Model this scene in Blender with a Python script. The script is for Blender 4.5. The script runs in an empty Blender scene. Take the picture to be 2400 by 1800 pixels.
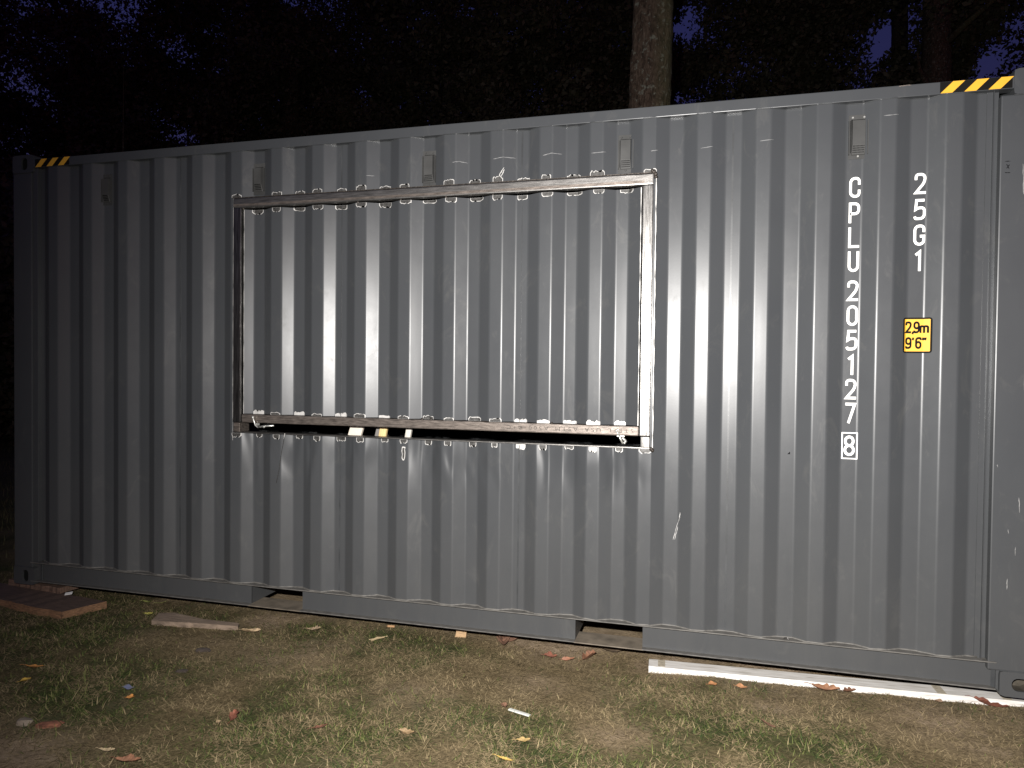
import bpy, bmesh, math, random
import numpy as np
from mathutils import Vector, Matrix, Euler
random.seed(7); rng = np.random.default_rng(7)
SC = bpy.context.scene
COL = SC.collection
R = math.radians

# ------------------------------------------------------------------ camera, sky, lamp, exposure
cam_d = bpy.data.cameras.new('camera'); cam = bpy.data.objects.new('camera', cam_d); COL.objects.link(cam)
cam_d.sensor_width = 36.0; cam_d.lens = 36.0 * 1680.95 / 2400.0
cam_d.clip_start = 0.05; cam_d.clip_end = 600.0
_r, _f, _u = (0.96415, 0.26514, 0.01095), (-0.26489, 0.96407, -0.02006), (-0.01587, 0.01644, 0.99974)
CAM = Vector((4.5546, -3.7946, 1.4935))
cam.matrix_world = Matrix(((_r[0], _u[0], -_f[0], CAM.x), (_r[1], _u[1], -_f[1], CAM.y), (_r[2], _u[2], -_f[2], CAM.z), (0, 0, 0, 1)))
SC.camera = cam

W = bpy.data.worlds.new('World'); SC.world = W; W.use_nodes = True
wn = W.node_tree; wn.nodes.clear()
sky = wn.nodes.new('ShaderNodeTexSky'); sky.sky_type = 'NISHITA'; sky.sun_disc = False
sky.sun_elevation = R(0.4); sky.sun_rotation = R(150); sky.ozone_density = 3.0
tint = wn.nodes.new('ShaderNodeMix'); tint.data_type = 'RGBA'; tint.blend_type = 'MULTIPLY'
tint.inputs[0].default_value = 1.0; tint.inputs[7].default_value = (1.10, 0.50, 0.92, 1)
bg = wn.nodes.new('ShaderNodeBackground'); bg.inputs[1].default_value = 0.11
wo = wn.nodes.new('ShaderNodeOutputWorld')
wn.links.new(sky.outputs[0], tint.inputs[6]); wn.links.new(tint.outputs[2], bg.inputs[0]); wn.links.new(bg.outputs[0], wo.inputs[0])

# the hand-held work light beside the photographer: the only strong light of the place at night
ld = bpy.data.lights.new('torch', 'SPOT'); lamp = bpy.data.objects.new('torch', ld); COL.objects.link(lamp)
ld.energy = 2000.0; ld.color = (1.0, 0.97, 0.935); ld.spot_size = R(117); ld.spot_blend = 1.0; ld.shadow_soft_size = 0.02
lamp.location = (4.42, -3.90, 1.78)
lamp.rotation_euler = (Vector((4.45, 0.0, 1.10)) - lamp.location).to_track_quat('-Z', 'Y').to_euler()

SC.view_settings.view_transform = 'Standard'; SC.view_settings.look = 'None'
SC.view_settings.exposure = 0.0; SC.view_settings.gamma = 1.0

# ------------------------------------------------------------------ helpers
class MB:
    def __init__(s): s.v = []; s.f = []; s.m = []
    def face(s, pts, mi=0):
        i = len(s.v); s.v += [tuple(p) for p in pts]; s.f.append(tuple(range(i, i + len(pts)))); s.m.append(mi)
    def box(s, x0, x1, y0, y1, z0, z1, mi=0, bev=0.0):
        if bev <= 0:
            i = len(s.v)
            s.v += [(x, y, z) for z in (z0, z1) for y in (y0, y1) for x in (x0, x1)]
            for q in ((0, 2, 3, 1), (4, 5, 7, 6), (0, 1, 5, 4), (2, 6, 7, 3), (0, 4, 6, 2), (1, 3, 7, 5)):
                s.f.append(tuple(i + k for k in q)); s.m.append(mi)
        else:
            bm = bmesh.new(); bmesh.ops.create_cube(bm, size=1)
            for v in bm.verts: v.co = Vector((x0 + (v.co.x + .5) * (x1 - x0), y0 + (v.co.y + .5) * (y1 - y0), z0 + (v.co.z + .5) * (z1 - z0)))
            bmesh.ops.bevel(bm, geom=bm.edges[:], offset=bev, segments=2, affect='EDGES', profile=0.6)
            s.addbm(bm, mi)
    def addbm(s, bm, mi=0):
        i = len(s.v); bm.verts.ensure_lookup_table(); bm.verts.index_update()
        s.v += [tuple(v.co) for v in bm.verts]
        for f in bm.faces: s.f.append(tuple(i + v.index for v in f.verts)); s.m.append(mi)
        bm.free()
    def tube(s, pts, rad, n=8, mi=0, cap=True):
        pts = [Vector(p) for p in pts]; rads = rad if isinstance(rad, (list, tuple)) else [rad] * len(pts)
        i0 = len(s.v); up = Vector((0.13, 0.31, 0.94))
        for k, p in enumerate(pts):
            d = (pts[min(k + 1, len(pts) - 1)] - pts[max(k - 1, 0)]).normalized()
            a = d.cross(up)
            if a.length < 1e-3: a = d.cross(Vector((1, 0, 0)))
            a.normalize(); b = d.cross(a).normalized()
            for j in range(n):
                t = 2 * math.pi * j / n; s.v.append(tuple(p + (a * math.cos(t) + b * math.sin(t)) * rads[k]))
        for k in range(len(pts) - 1):
            for j in range(n):
                a0 = i0 + k * n + j; a1 = i0 + k * n + (j + 1) % n
                s.f.append((a0, a0 + n, a1 + n, a1)); s.m.append(mi)
        if cap:
            s.f.append(tuple(i0 + j for j in range(n))); s.m.append(mi)
            k = i0 + (len(pts) - 1) * n; s.f.append(tuple(k + j for j in reversed(range(n)))); s.m.append(mi)
    def build(s, name, mats, parent=None, smooth=False, loc=None):
        me = bpy.data.meshes.new(name); me.from_pydata(s.v, [], s.f)
        mats = mats if isinstance(mats, (list, tuple)) else [mats]
        for m in mats: me.materials.append(m)
        if len(mats) > 1: me.polygons.foreach_set('material_index', s.m)
        if smooth: me.polygons.foreach_set('use_smooth', [True] * len(me.polygons))
        me.update()
        o = bpy.data.objects.new(name, me); COL.objects.link(o)
        if parent: o.parent = parent
        if loc is not None: o.location = loc
        return o
def empty(name, loc=(0, 0, 0), rz=0):
    o = bpy.data.objects.new(name, None); COL.objects.link(o); o.location = loc; o.rotation_euler = (0, 0, rz)
    o.empty_display_size = 0.1; return o
def tag(o, label=None, cat=None, group=None, kind=None):
    if label: o['label'] = label
    if cat: o['category'] = cat
    if group: o['group'] = group
    if kind: o['kind'] = kind
    return o

# ---- materials
def newmat(name):
    m = bpy.data.materials.new(name); m.use_nodes = True; n = m.node_tree
    return m, n, n.nodes['Principled BSDF'], (lambda t, **k: _nd(n, t, k))
def _nd(n, t, k):
    x = n.nodes.new('ShaderNode' + t)
    for a, b in k.items(): setattr(x, a, b)
    return x
def ramp(n, stops):
    r = n.nodes.new('ShaderNodeValToRGB'); e = r.color_ramp.elements
    while len(e) < len(stops): e.new(0.5)
    for k, (p, c) in enumerate(stops): e[k].position = p; e[k].color = (*c, 1) if len(c) == 3 else c
    return r
def mat_simple(name, col, rough=0.6, metal=0.0, var=0.25, scale=8.0, stretch=(1, 1, 1), bump=0.0, bscale=40.0, spec=0.5):
    m, n, b, nd = newmat(name)
    tc = nd('TexCoord'); mp = nd('Mapping'); mp.inputs['Scale'].default_value = stretch
    no = nd('TexNoise'); no.inputs['Scale'].default_value = scale; no.inputs['Detail'].default_value = 6
    n.links.new(tc.outputs['Object'], mp.inputs[0]); n.links.new(mp.outputs[0], no.inputs['Vector'])
    lo = tuple(c * (1 - var) for c in col); hi = tuple(min(1, c * (1 + var)) for c in col)
    r = ramp(n, [(0.3, lo), (0.7, hi)]); n.links.new(no.outputs['Fac'], r.inputs[0]); n.links.new(r.outputs[0], b.inputs['Base Color'])
    b.inputs['Roughness'].default_value = rough; b.inputs['Metallic'].default_value = metal; b.inputs['Specular IOR Level'].default_value = spec
    if bump > 0:
        n2 = nd('TexNoise'); n2.inputs['Scale'].default_value = bscale; n2.inputs['Detail'].default_value = 4
        n.links.new(mp.outputs[0], n2.inputs['Vector'])
        bp = nd('Bump'); bp.inputs['Strength'].default_value = 1.0; bp.inputs['Distance'].default_value = bump
        n.links.new(n2.outputs['Fac'], bp.inputs['Height']); n.links.new(bp.outputs[0], b.inputs['Normal'])
    return m

def mat_paint(name, dents=False):
    m, n, b, nd = newmat(name); L = n.links.new
    tc = nd('TexCoord')
    no = nd('TexNoise'); no.inputs['Scale'].default_value = 1.7; no.inputs['Detail'].default_value = 7; L(tc.outputs['Object'], no.inputs['Vector'])
    r = ramp(n, [(0.3, (0.0430, 0.0455, 0.0490)), (0.72, (0.0490, 0.0515, 0.0545))]); L(no.outputs['Fac'], r.inputs[0])
    # dusty film on the lower part, scuffs
    sep = nd('SeparateXYZ'); L(tc.outputs['Object'], sep.inputs[0])
    dn = nd('TexNoise'); dn.inputs['Scale'].default_value = 3.0; dn.inputs['Detail'].default_value = 8; dn.inputs['Roughness'].default_value = 0.7
    mpd = nd('Mapping'); mpd.inputs['Scale'].default_value = (3, 3, 0.7); L(tc.outputs['Object'], mpd.inputs[0]); L(mpd.outputs[0], dn.inputs['Vector'])
    mr = nd('MapRange'); mr.inputs[1].default_value = 0.0; mr.inputs[2].default_value = 1.1; mr.inputs[3].default_value = 0.5; mr.inputs[4].default_value = 0.0
    L(sep.outputs[2], mr.inputs[0])
    mu = nd('Math', operation='MULTIPLY'); L(mr.outputs[0], mu.inputs[0]); L(dn.outputs['Fac'], mu.inputs[1])
    mx = nd('Mix', data_type='RGBA'); L(mu.outputs[0], mx.inputs[0]); L(r.outputs[0], mx.inputs[6]); mx.inputs[7].default_value = (0.072, 0.069, 0.063, 1)
    sm = nd('TexNoise'); sm.inputs['Scale'].default_value = 5.5; sm.inputs['Detail'].default_value = 9; sm.inputs['Roughness'].default_value = 0.72; sm.inputs['Distortion'].default_value = 0.9
    mps = nd('Mapping'); mps.inputs['Rotation'].default_value = (0, R(-30), 0); mps.inputs['Scale'].default_value = (1.6, 1, 0.8); L(tc.outputs['Object'], mps.inputs[0]); L(mps.outputs[0], sm.inputs['Vector'])
    smr = ramp(n, [(0.56, (0, 0, 0)), (0.70, (1, 1, 1))]); L(sm.outputs['Fac'], smr.inputs[0])
    smm = nd('Math', operation='MULTIPLY'); L(smr.outputs[0], smm.inputs[0]); smm.inputs[1].default_value = 0.45
    mxs = nd('Mix', data_type='RGBA'); L(smm.outputs[0], mxs.inputs[0]); L(mx.outputs[2], mxs.inputs[6]); mxs.inputs[7].default_value = (0.068, 0.068, 0.066, 1)
    L(mxs.outputs[2], b.inputs['Base Color'])
    n3 = nd('TexNoise'); n3.inputs['Scale'].default_value = 9.0; n3.inputs['Detail'].default_value = 8; n3.inputs['Roughness'].default_value = 0.65
    L(tc.outputs['Object'], n3.inputs['Vector'])
    rr = nd('MapRange'); rr.inputs[1].default_value = 0.25; rr.inputs[2].default_value = 0.75; rr.inputs[3].default_value = 0.30; rr.inputs[4].default_value = 0.355
    L(n3.outputs['Fac'], rr.inputs[0]); ad = nd('Math', operation='ADD'); L(rr.outputs[0], ad.inputs[0])
    mu2 = nd('Math', operation='MULTIPLY'); L(mu.outputs[0], mu2.inputs[0]); mu2.inputs[1].default_value = 0.35; L(mu2.outputs[0], ad.inputs[1])
    ad2 = nd('Math', operation='MULTIPLY_ADD'); L(smm.outputs[0], ad2.inputs[0]); ad2.inputs[1].default_value = 0.10; L(ad.outputs[0], ad2.inputs[2]); L(ad2.outputs[0], b.inputs['Roughness'])
    b.inputs['Specular IOR Level'].default_value = 0.31
    # gentle waviness of the sheet
    n4 = nd('TexNoise'); n4.inputs['Scale'].default_value = 1.1; n4.inputs['Detail'].default_value = 2
    mp4 = nd('Mapping'); mp4.inputs['Scale'].default_value = (6, 1, 1.3); L(tc.outputs['Object'], mp4.inputs[0]); L(mp4.outputs[0], n4.inputs['Vector'])
    bp = nd('Bump'); bp.inputs['Distance'].default_value = 0.0012; bp.inputs['Strength'].default_value = 1.0; L(n4.outputs['Fac'], bp.inputs['Height'])
    n5 = nd('TexNoise'); n5.inputs['Scale'].default_value = 90; n5.inputs['Detail'].default_value = 3; L(tc.outputs['Object'], n5.inputs['Vector'])
    bp2 = nd('Bump'); bp2.inputs['Distance'].default_value = 0.00003; L(n5.outputs['Fac'], bp2.inputs['Height']); L(bp.outputs[0], bp2.inputs['Normal'])
    last = bp2
    if dents:   # the sheet buckled below the cut opening
        mask = nd('MapRange'); mask.interpolation_type = 'SMOOTHSTEP'; mask.inputs[1].default_value = 0.74; mask.inputs[2].default_value = 1.04; L(sep.outputs[2], mask.inputs[0])
        m2 = nd('MapRange'); m2.interpolation_type = 'SMOOTHSTEP'; m2.inputs[1].default_value = 1.19; m2.inputs[2].default_value = 1.10; L(sep.outputs[2], m2.inputs[0])
        m3 = nd('MapRange'); m3.interpolation_type = 'SMOOTHSTEP'; m3.inputs[1].default_value = 1.6; m3.inputs[2].default_value = 1.9; L(sep.outputs[0], m3.inputs[0])
        m4 = nd('MapRange'); m4.interpolation_type = 'SMOOTHSTEP'; m4.inputs[1].default_value = 4.4; m4.inputs[2].default_value = 4.15; L(sep.outputs[0], m4.inputs[0])
        q = mask
        for z in (m2, m3, m4):
            t = nd('Math', operation='MULTIPLY'); L(q.outputs[0], t.inputs[0]); L(z.outputs[0], t.inputs[1]); q = t
        mp6 = nd('Mapping'); mp6.inputs['Rotation'].default_value = (0, R(38), 0); mp6.inputs['Scale'].default_value = (7.0, 2, 2.2)
        L(tc.outputs['Object'], mp6.inputs[0])
        n6 = nd('TexNoise'); n6.inputs['Scale'].default_value = 1.0; n6.inputs['Detail'].default_value = 0.8; n6.inputs['Distortion'].default_value = 0.6; L(mp6.outputs[0], n6.inputs['Vector'])
        c6 = nd('Math', operation='SUBTRACT'); L(n6.outputs['Fac'], c6.inputs[0]); c6.inputs[1].default_value = 0.5
        t = nd('Math', operation='MULTIPLY'); L(q.outputs[0], t.inputs[0]); L(c6.outputs[0], t.inputs[1])
        bp3 = nd('Bump'); bp3.inputs['Distance'].default_value = 0.046; L(t.outputs[0], bp3.inputs['Height']); L(bp2.outputs[0], bp3.inputs['Normal']); last = bp3
    L(last.outputs[0], b.inputs['Normal'])
    return m

M = {}
M['paint'] = mat_paint('container_paint')
M['paint_wall'] = mat_paint('container_wall_paint', dents=True)
M['seam'] = mat_simple('weld_bead_paint', (0.043, 0.045, 0.047), 0.34, spec=0.4, bump=0.0001, bscale=60)
M['vent'] = mat_simple('vent_plastic', (0.046, 0.046, 0.045), 0.55, spec=0.25)
M['dark'] = mat_simple('void_shade', (0.010, 0.010, 0.010), 0.9, spec=0.1)  # near-black standing in for the shade inside holes and vent gaps
M['steel'] = mat_simple('mill_steel', (0.205, 0.197, 0.187), 0.40, metal=0.92, var=0.4, scale=4, stretch=(3, 30, 30), bump=0.0004, bscale=30)
M['steel_v'] = mat_simple('mill_steel_upright', (0.175, 0.17, 0.162), 0.32, metal=0.97, var=0.55, scale=4, stretch=(30, 30, 2), bump=0.0004, bscale=30)
M['rust'] = mat_simple('rusty_steel', (0.155, 0.132, 0.115), 0.46, metal=0.7, var=0.5, scale=10, stretch=(2, 12, 12), bump=0.0006, bscale=60)
M['weldburn'] = mat_simple('burnt_weld', (0.05, 0.042, 0.036), 0.5, metal=0.5, var=0.6, scale=60, bump=0.002, bscale=120)
M['bare'] = mat_simple('bare_metal', (0.46, 0.45, 0.43), 0.5, metal=0.15, var=0.15, scale=40)
M['ground_steel'] = mat_simple('ground_off_steel', (0.055, 0.053, 0.050), 0.5, metal=0.3, var=0.5, scale=70)
M['zinc'] = mat_simple('zinc', (0.62, 0.62, 0.58), 0.32, metal=0.75, var=0.1)
M['white_mark'] = mat_simple('white_lettering', (0.80, 0.79, 0.76), 0.45, var=0.02)
M['scratch'] = mat_simple('paint_scratch', (0.21, 0.205, 0.20), 0.6, var=0.4, scale=60)
M['scratch_mid'] = mat_simple('mid_grey_scratch', (0.33, 0.325, 0.315), 0.6, var=0.4, scale=60)  # mid-grey scratch colour, duller than bare metal
M['scratch_faint'] = mat_simple('faint_scratch', (0.165, 0.165, 0.165), 0.6, var=0.3, scale=60)
M['yellow'] = mat_simple('yellow_film', (0.66, 0.35, 0.03), 0.4, var=0.06, scale=14)
M['black'] = mat_simple('black_film', (0.008, 0.0075, 0.007), 0.7, var=0.2, spec=0.05)
M['pen'] = mat_simple('marker_ink', (0.006, 0.006, 0.007), 0.7, spec=0.05)
M['ledge'] = mat_simple('dusty_ledge_paint', (0.095, 0.090, 0.082), 0.6, var=0.35, scale=25, stretch=(1, 4, 4))
M['hole'] = mat_simple('lit_hole_brown', (0.055, 0.048, 0.038), 0.9, var=0.4, scale=30, spec=0.1)  # brown of the lit hole interiors at the right end
M['plate'] = mat_simple('dusty_plate', (0.135, 0.112, 0.085), 0.7, var=0.35, scale=14)

# ------------------------------------------------------------------ ground
def vnoise(x, y, seed=0):
    xi = np.floor(x).astype(np.int64); yi = np.floor(y).astype(np.int64); fx = x - xi; fy = y - yi
    fx = fx * fx * (3 - 2 * fx); fy = fy * fy * (3 - 2 * fy)
    def h(a, b):
        n = (a * 374761393 + b * 668265263 + seed * 974634541) & 0x7fffffff
        n = ((n ^ (n >> 13)) * 1274126177) & 0x7fffffff
        return ((n ^ (n >> 16)) & 0xffff) / 65535.0
    return (h(xi, yi) * (1 - fx) + h(xi + 1, yi) * fx) * (1 - fy) + (h(xi, yi + 1) * (1 - fx) + h(xi + 1, yi + 1) * fx) * fy
def fbm(x, y, o=4, seed=0):
    t = 0; a = 0.5
    for k in range(o): t = t + a * vnoise(x * 2 ** k, y * 2 ** k, seed + k * 17); a *= 0.5
    return t / (1 - 0.5 ** o)
GZ = -0.085
def gh(x, y):
    x = np.asarray(x, float); y = np.asarray(y, float)
    return GZ + 0.030 * (fbm(x * 1.3, y * 1.3, 3, 5) - 0.5) + 0.014 * (fbm(x * 9, y * 9, 3, 9) - 0.5) + 0.0
def gz(x, y): return float(gh(x, y))
GREEN = [(0.85, -0.58, .5, 1), (1.5, -0.87, .36, 1), (1.65, -1.12, .3, .9), (2.65, -1.1, .26, .8), (3.1, -1.15, .28, .9), (3.31, -1.0, .16, .9), (3.18, -0.05, .09, 1), (3.82, -0.85, .2, .95),
         (4.2, -0.14, .10, 1), (3.9, -1.0, .24, .9), (5.14, -0.53, .2, .95), (4.86, -0.02, .16, .7), (4.65, -0.48, .2, .8), (2.33, 0.01, .14, .8), (2.76, 0.02, .2, .8), (2.2, 0.0, .1, .7), (0.2, -1.0, .7, .8), (0.9, 0.1, .12, .5), (5.5, -0.8, .2, .8), (4.4, -0.9, .25, .7), (5.35, -0.08, .13, .6), (3.45, -0.03, .12, .6)]
BARE = [(5.58, -0.2, .26, 1), (1.92, -1.55, .3, 1), (4.35, 0.1, .2, .9), (1.95, 0.08, .2, .9), (2.35, -0.35, .28, .55), (3.8, 0.17, .3, .9), (4.2, -0.7, .16, .8), (3.72, -0.3, .24, .6), (5.7, -0.36, .2, .8), (4.85, -0.24, .13, .6), (3.05, -0.55, .2, .4), (5.9, -0.1, .3, .6), (5.0, 0.3, 0.5, .5)]
def blob(lst, x, y):
    t = np.zeros_like(x)
    for a, b, r, w in lst: t = np.maximum(t, w * np.exp(-((x - a) ** 2 + ((y - b) * 1.15) ** 2) / (r * r)))
    return t
def greenness(x, y):
    n = fbm(x * 2.6, y * 2.6, 4, 31); n2 = fbm(x * 8, y * 8, 3, 41)
    g = 0.62 * np.clip((n - 0.36) / 0.28, 0, 1) + 0.75 * blob(GREEN, x, y) - 0.45 * blob(BARE, x, y) + 0.5 * (n2 - 0.5)
    g = g + 0.25 * np.clip((1.8 - x) / 1.5, 0, 1)
    return np.clip(g, 0, 1)
def bareness(x, y):
    return np.clip(blob(BARE, x, y) + 0.9 * (fbm(x * 3.1, y * 3.1, 4, 77) - 0.55) + 0.6 * np.clip((y - 0.05) / 0.25, 0, 1) * (x > 1.0), 0, 1)

def make_ground():
    xs = np.concatenate([[-300, -150, -80, -40, -20, -12, -8, -5, -3, -2], np.arange(-1.5, 7.5, 0.03), [8, 9, 11, 14, 20, 40, 80, 150, 300]])
    ys = np.concatenate([[-300, -100, -40, -15, -8, -5, -4, -3, -2.5], np.arange(-2.2, 0.9, 0.03), [1.2, 1.6, 2, 2.5, 3.5, 5, 8, 12, 20, 40, 80, 150, 300]])
    X, Y = np.meshgrid(xs, ys); Z = gh(X, Y)
    v = np.stack([X, Y, Z], -1).reshape(-1, 3); nx, ny = len(xs), len(ys)
    idx = np.arange(nx * ny).reshape(ny, nx)
    f = np.stack([idx[:-1, :-1], idx[:-1, 1:], idx[1:, 1:], idx[1:, :-1]], -1).reshape(-1, 4)
    me = bpy.data.meshes.new('ground'); me.from_pydata(v.tolist(), [], f.tolist())
    me.polygons.foreach_set('use_smooth', [True] * len(me.polygons))
    a = me.attributes.new('grassy', 'FLOAT', 'POINT'); a.data.foreach_set('value', (greenness(X, Y) * (1 - 0.5 * bareness(X, Y))).reshape(-1).astype(np.float32))
    b_ = me.attributes.new('bare', 'FLOAT', 'POINT'); b_.data.foreach_set('value', bareness(X, Y).reshape(-1).astype(np.float32))
    m, n, b, nd = newmat('soil_and_thatch'); L = n.links.new
    tc = nd('TexCoord')
    no = nd('TexNoise'); no.inputs['Scale'].default_value = 14; no.inputs['Detail'].default_value = 9; no.inputs['Roughness'].default_value = 0.7; L(tc.outputs['Object'], no.inputs['Vector'])
    soil = ramp(n, [(0.28, (0.13, 0.095, 0.062)), (0.5, (0.29, 0.216, 0.145)), (0.75, (0.42, 0.325, 0.23))]); L(no.outputs['Fac'], soil.inputs[0])
    n2 = nd('TexNoise'); n2.inputs['Scale'].default_value = 60; n2.inputs['Detail'].default_value = 6; n2.inputs['Roughness'].default_value = 0.75
    L(tc.outputs['Object'], n2.inputs['Vector'])
    th = ramp(n, [(0.3, (0.050, 0.037, 0.018)), (0.52, (0.155, 0.115, 0.060)), (0.75, (0.28, 0.212, 0.118))]); L(n2.outputs['Fac'], th.inputs[0])
    gr = ramp(n, [(0.3, (0.022, 0.030, 0.010)), (0.7, (0.070, 0.078, 0.028))]); L(n2.outputs['Fac'], gr.inputs[0])
    at = nd('Attribute', attribute_name='bare'); ag = nd('Attribute', attribute_name='grassy')
    m1 = nd('Mix', data_type='RGBA'); L(ag.outputs['Fac'], m1.inputs[0]); L(th.outputs[0], m1.inputs[6]); L(gr.outputs[0], m1.inputs[7])
    m2 = nd('Mix', data_type='RGBA'); L(at.outputs['Fac'], m2.inputs[0]); L(m1.outputs[2], m2.inputs[6]); L(soil.outputs[0], m2.inputs[7])
    L(m2.outputs[2], b.inputs['Base Color']); b.inputs['Roughness'].default_value = 0.95; b.inputs['Specular IOR Level'].default_value = 0.15
    n3 = nd('TexNoise'); n3.inputs['Scale'].default_value = 75; n3.inputs['Detail'].default_value = 9; n3.inputs['Roughness'].default_value = 0.75; L(tc.outputs['Object'], n3.inputs['Vector'])
    bp = nd('Bump'); bp.inputs['Distance'].default_value = 0.012; L(n3.outputs['Fac'], bp.inputs['Height']); L(bp.outputs[0], b.inputs['Normal'])
    me.materials.append(m)
    o = bpy.data.objects.new('ground', me); COL.objects.link(o); tag(o, kind='structure')
make_ground()

# ------------------------------------------------------------------ grass
def blades(name, x, y, length, width, lean, az, curl, colors, nseg=3, z0=0.0):
    n = len(x); z = gh(x, y) - 0.002 + z0
    ts = np.linspace(0, 1, nseg + 1)
    dx = np.cos(az); dy = np.sin(az)
    P = []
    for t in ts:
        ang = lean + curl * t          # angle from vertical
        # integrate roughly
        horiz = length * (t * np.sin(lean + curl * t * 0.5)); vert = length * (t * np.cos(lean + curl * t * 0.5))
        cx_ = x + dx * horiz; cy_ = y + dy * horiz; cz_ = z + np.maximum(vert, 0.0015 + 0 * vert)
        w = width * (1 - t ** 1.6) * 0.5 + 0.0002
        P.append(np.stack([cx_ - dy * w, cy_ + dx * w, cz_], -1)); P.append(np.stack([cx_ + dy * w, cy_ - dx * w, cz_], -1))
    V = np.stack(P, 1)  # n, 2*(nseg+1), 3
    k = 2 * (nseg + 1)
    base = (np.arange(n) * k)[:, None]
    fs = np.concatenate([base + np.array([[2 * s, 2 * s + 1, 2 * s + 3, 2 * s + 2]]) for s in range(nseg)], 1).reshape(-1)
    me = bpy.data.meshes.new(name); nf = n * nseg
    me.vertices.add(n * k); me.vertices.foreach_set('co', V.reshape(-1).astype(np.float32))
    me.loops.add(nf * 4); me.loops.foreach_set('vertex_index', fs.astype(np.int32))
    me.polygons.add(nf); me.polygons.foreach_set('loop_start', (np.arange(nf) * 4).astype(np.int32)); me.polygons.foreach_set('loop_total', np.full(nf, 4, np.int32))
    me.update(calc_edges=True)
    ca = me.color_attributes.new('blade', 'FLOAT_COLOR', 'POINT')
    c = np.repeat(np.concatenate([colors, np.ones((n, 1))], 1), k, 0)
    ca.data.foreach_set('color', c.reshape(-1).astype(np.float32))
    m, nt, b, nd = newmat(name + '_blades')
    at = nd('Attribute', attribute_name='blade'); nt.links.new(at.outputs['Color'], b.inputs['Base Color'])
    b.inputs['Roughness'].default_value = 0.75; b.inputs['Specular IOR Level'].default_value = 0.2
    me.materials.append(m)
    o = bpy.data.objects.new(name, me); COL.objects.link(o); return o

def scatter(n, x0, x1, y0, y1): return rng.uniform(x0, x1, n), rng.uniform(y0, y1, n)
def lerpc(a, b, t): return np.array(a)[None] * (1 - t[:, None]) + np.array(b)[None] * t[:, None]
def visible_patch(x, y):     # only the ground in front of the camera or a step to its side, none under the planks
    edge = -2.1 + 0.27 * (x - 1.6)
    return (y > edge - 0.35)
def make_grass():
    x, y = scatter(230000, -1.2, 6.9, -2.2, 0.45)
    g = greenness(x, y); ba = bareness(x, y); cl = fbm(x * 16, y * 16, 2, 55)
    k = (rng.random(len(x)) < (0.07 + 0.93 * g ** 1.3) * (1 - 0.9 * ba) * np.clip((cl - 0.30) / 0.3, 0.12, 1)) & visible_patch(x, y) & (rng.random(len(x)) < np.clip(1.0 - (y - 0.02) / 0.2, 0.05, 1))
    x, y, g = x[k], y[k], g[k]; n = len(x); t = rng.random(n)
    col = lerpc((0.016, 0.034, 0.008), (0.120, 0.128, 0.040), t); dry = rng.random(n) < 0.20
    col[dry] = lerpc((0.13, 0.102, 0.052), (0.24, 0.19, 0.105), rng.random(int(dry.sum())))
    L_ = rng.uniform(0.017, 0.039, n) * (0.75 + 0.6 * g); tall = rng.random(n) < 0.04; L_[tall] *= 1.7
    tag(blades('grass', x, y, L_, rng.uniform(0.0024, 0.0050, n), rng.uniform(0.6, 1.38, n), rng.normal(0.4, 1.5, n) + np.pi * (rng.random(n) < .5), rng.uniform(0.1, 0.9, n), col), 'short patchy green lawn grass in front of the container', 'grass', kind='stuff')
    # dead thatch: flat straw in mats
    x, y = scatter(230000, -1.2, 6.9, -2.2, 0.4)
    ba = bareness(x, y); cl = fbm(x * 7, y * 7, 3, 91); k = (rng.random(len(x)) < (0.95 - 0.75 * ba) * np.clip((cl - 0.25) / 0.3, 0.2, 1)) & visible_patch(x, y); x, y, cl = x[k], y[k], cl[k]; n = len(x); t = rng.random(n)
    tone = np.clip(t ** 1.3 * 0.75 + (cl - 0.45) * 0.9, 0, 1)
    col = lerpc((0.062, 0.046, 0.022), (0.35, 0.268, 0.152), tone)
    tag(blades('dry_thatch', x, y, rng.uniform(0.016, 0.050, n), rng.uniform(0.0016, 0.0034, n), rng.uniform(1.25, 1.54, n), rng.normal(0.5, 1.3, n) + np.pi * (rng.random(n) < .5), rng.uniform(-0.22, 0.15, n), col, nseg=3, z0=0.004), 'flattened straw coloured dead grass over the bare soil', 'dry grass', kind='stuff')
    # rough grass beyond the left end of the container
    x, y = scatter(42000, -9, -0.12, -1.0, 8); k = rng.random(len(x)) < 0.3 + 0.7 * (fbm(x * 2, y * 2, 3, 3) > 0.45); x, y = x[k], y[k]; n = len(x)
    col = lerpc((0.03, 0.045, 0.014), (0.12, 0.10, 0.05), rng.random(n))
    tag(blades('rough_grass', x, y, rng.uniform(0.04, 0.11, n), rng.uniform(0.003, 0.006, n), rng.uniform(0.1, 1.1, n), rng.uniform(0, 6.283, n), rng.uniform(0.1, 1.0, n), col), 'dim rough grass beyond the left end of the container', 'grass', kind='stuff')
make_grass()

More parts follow.
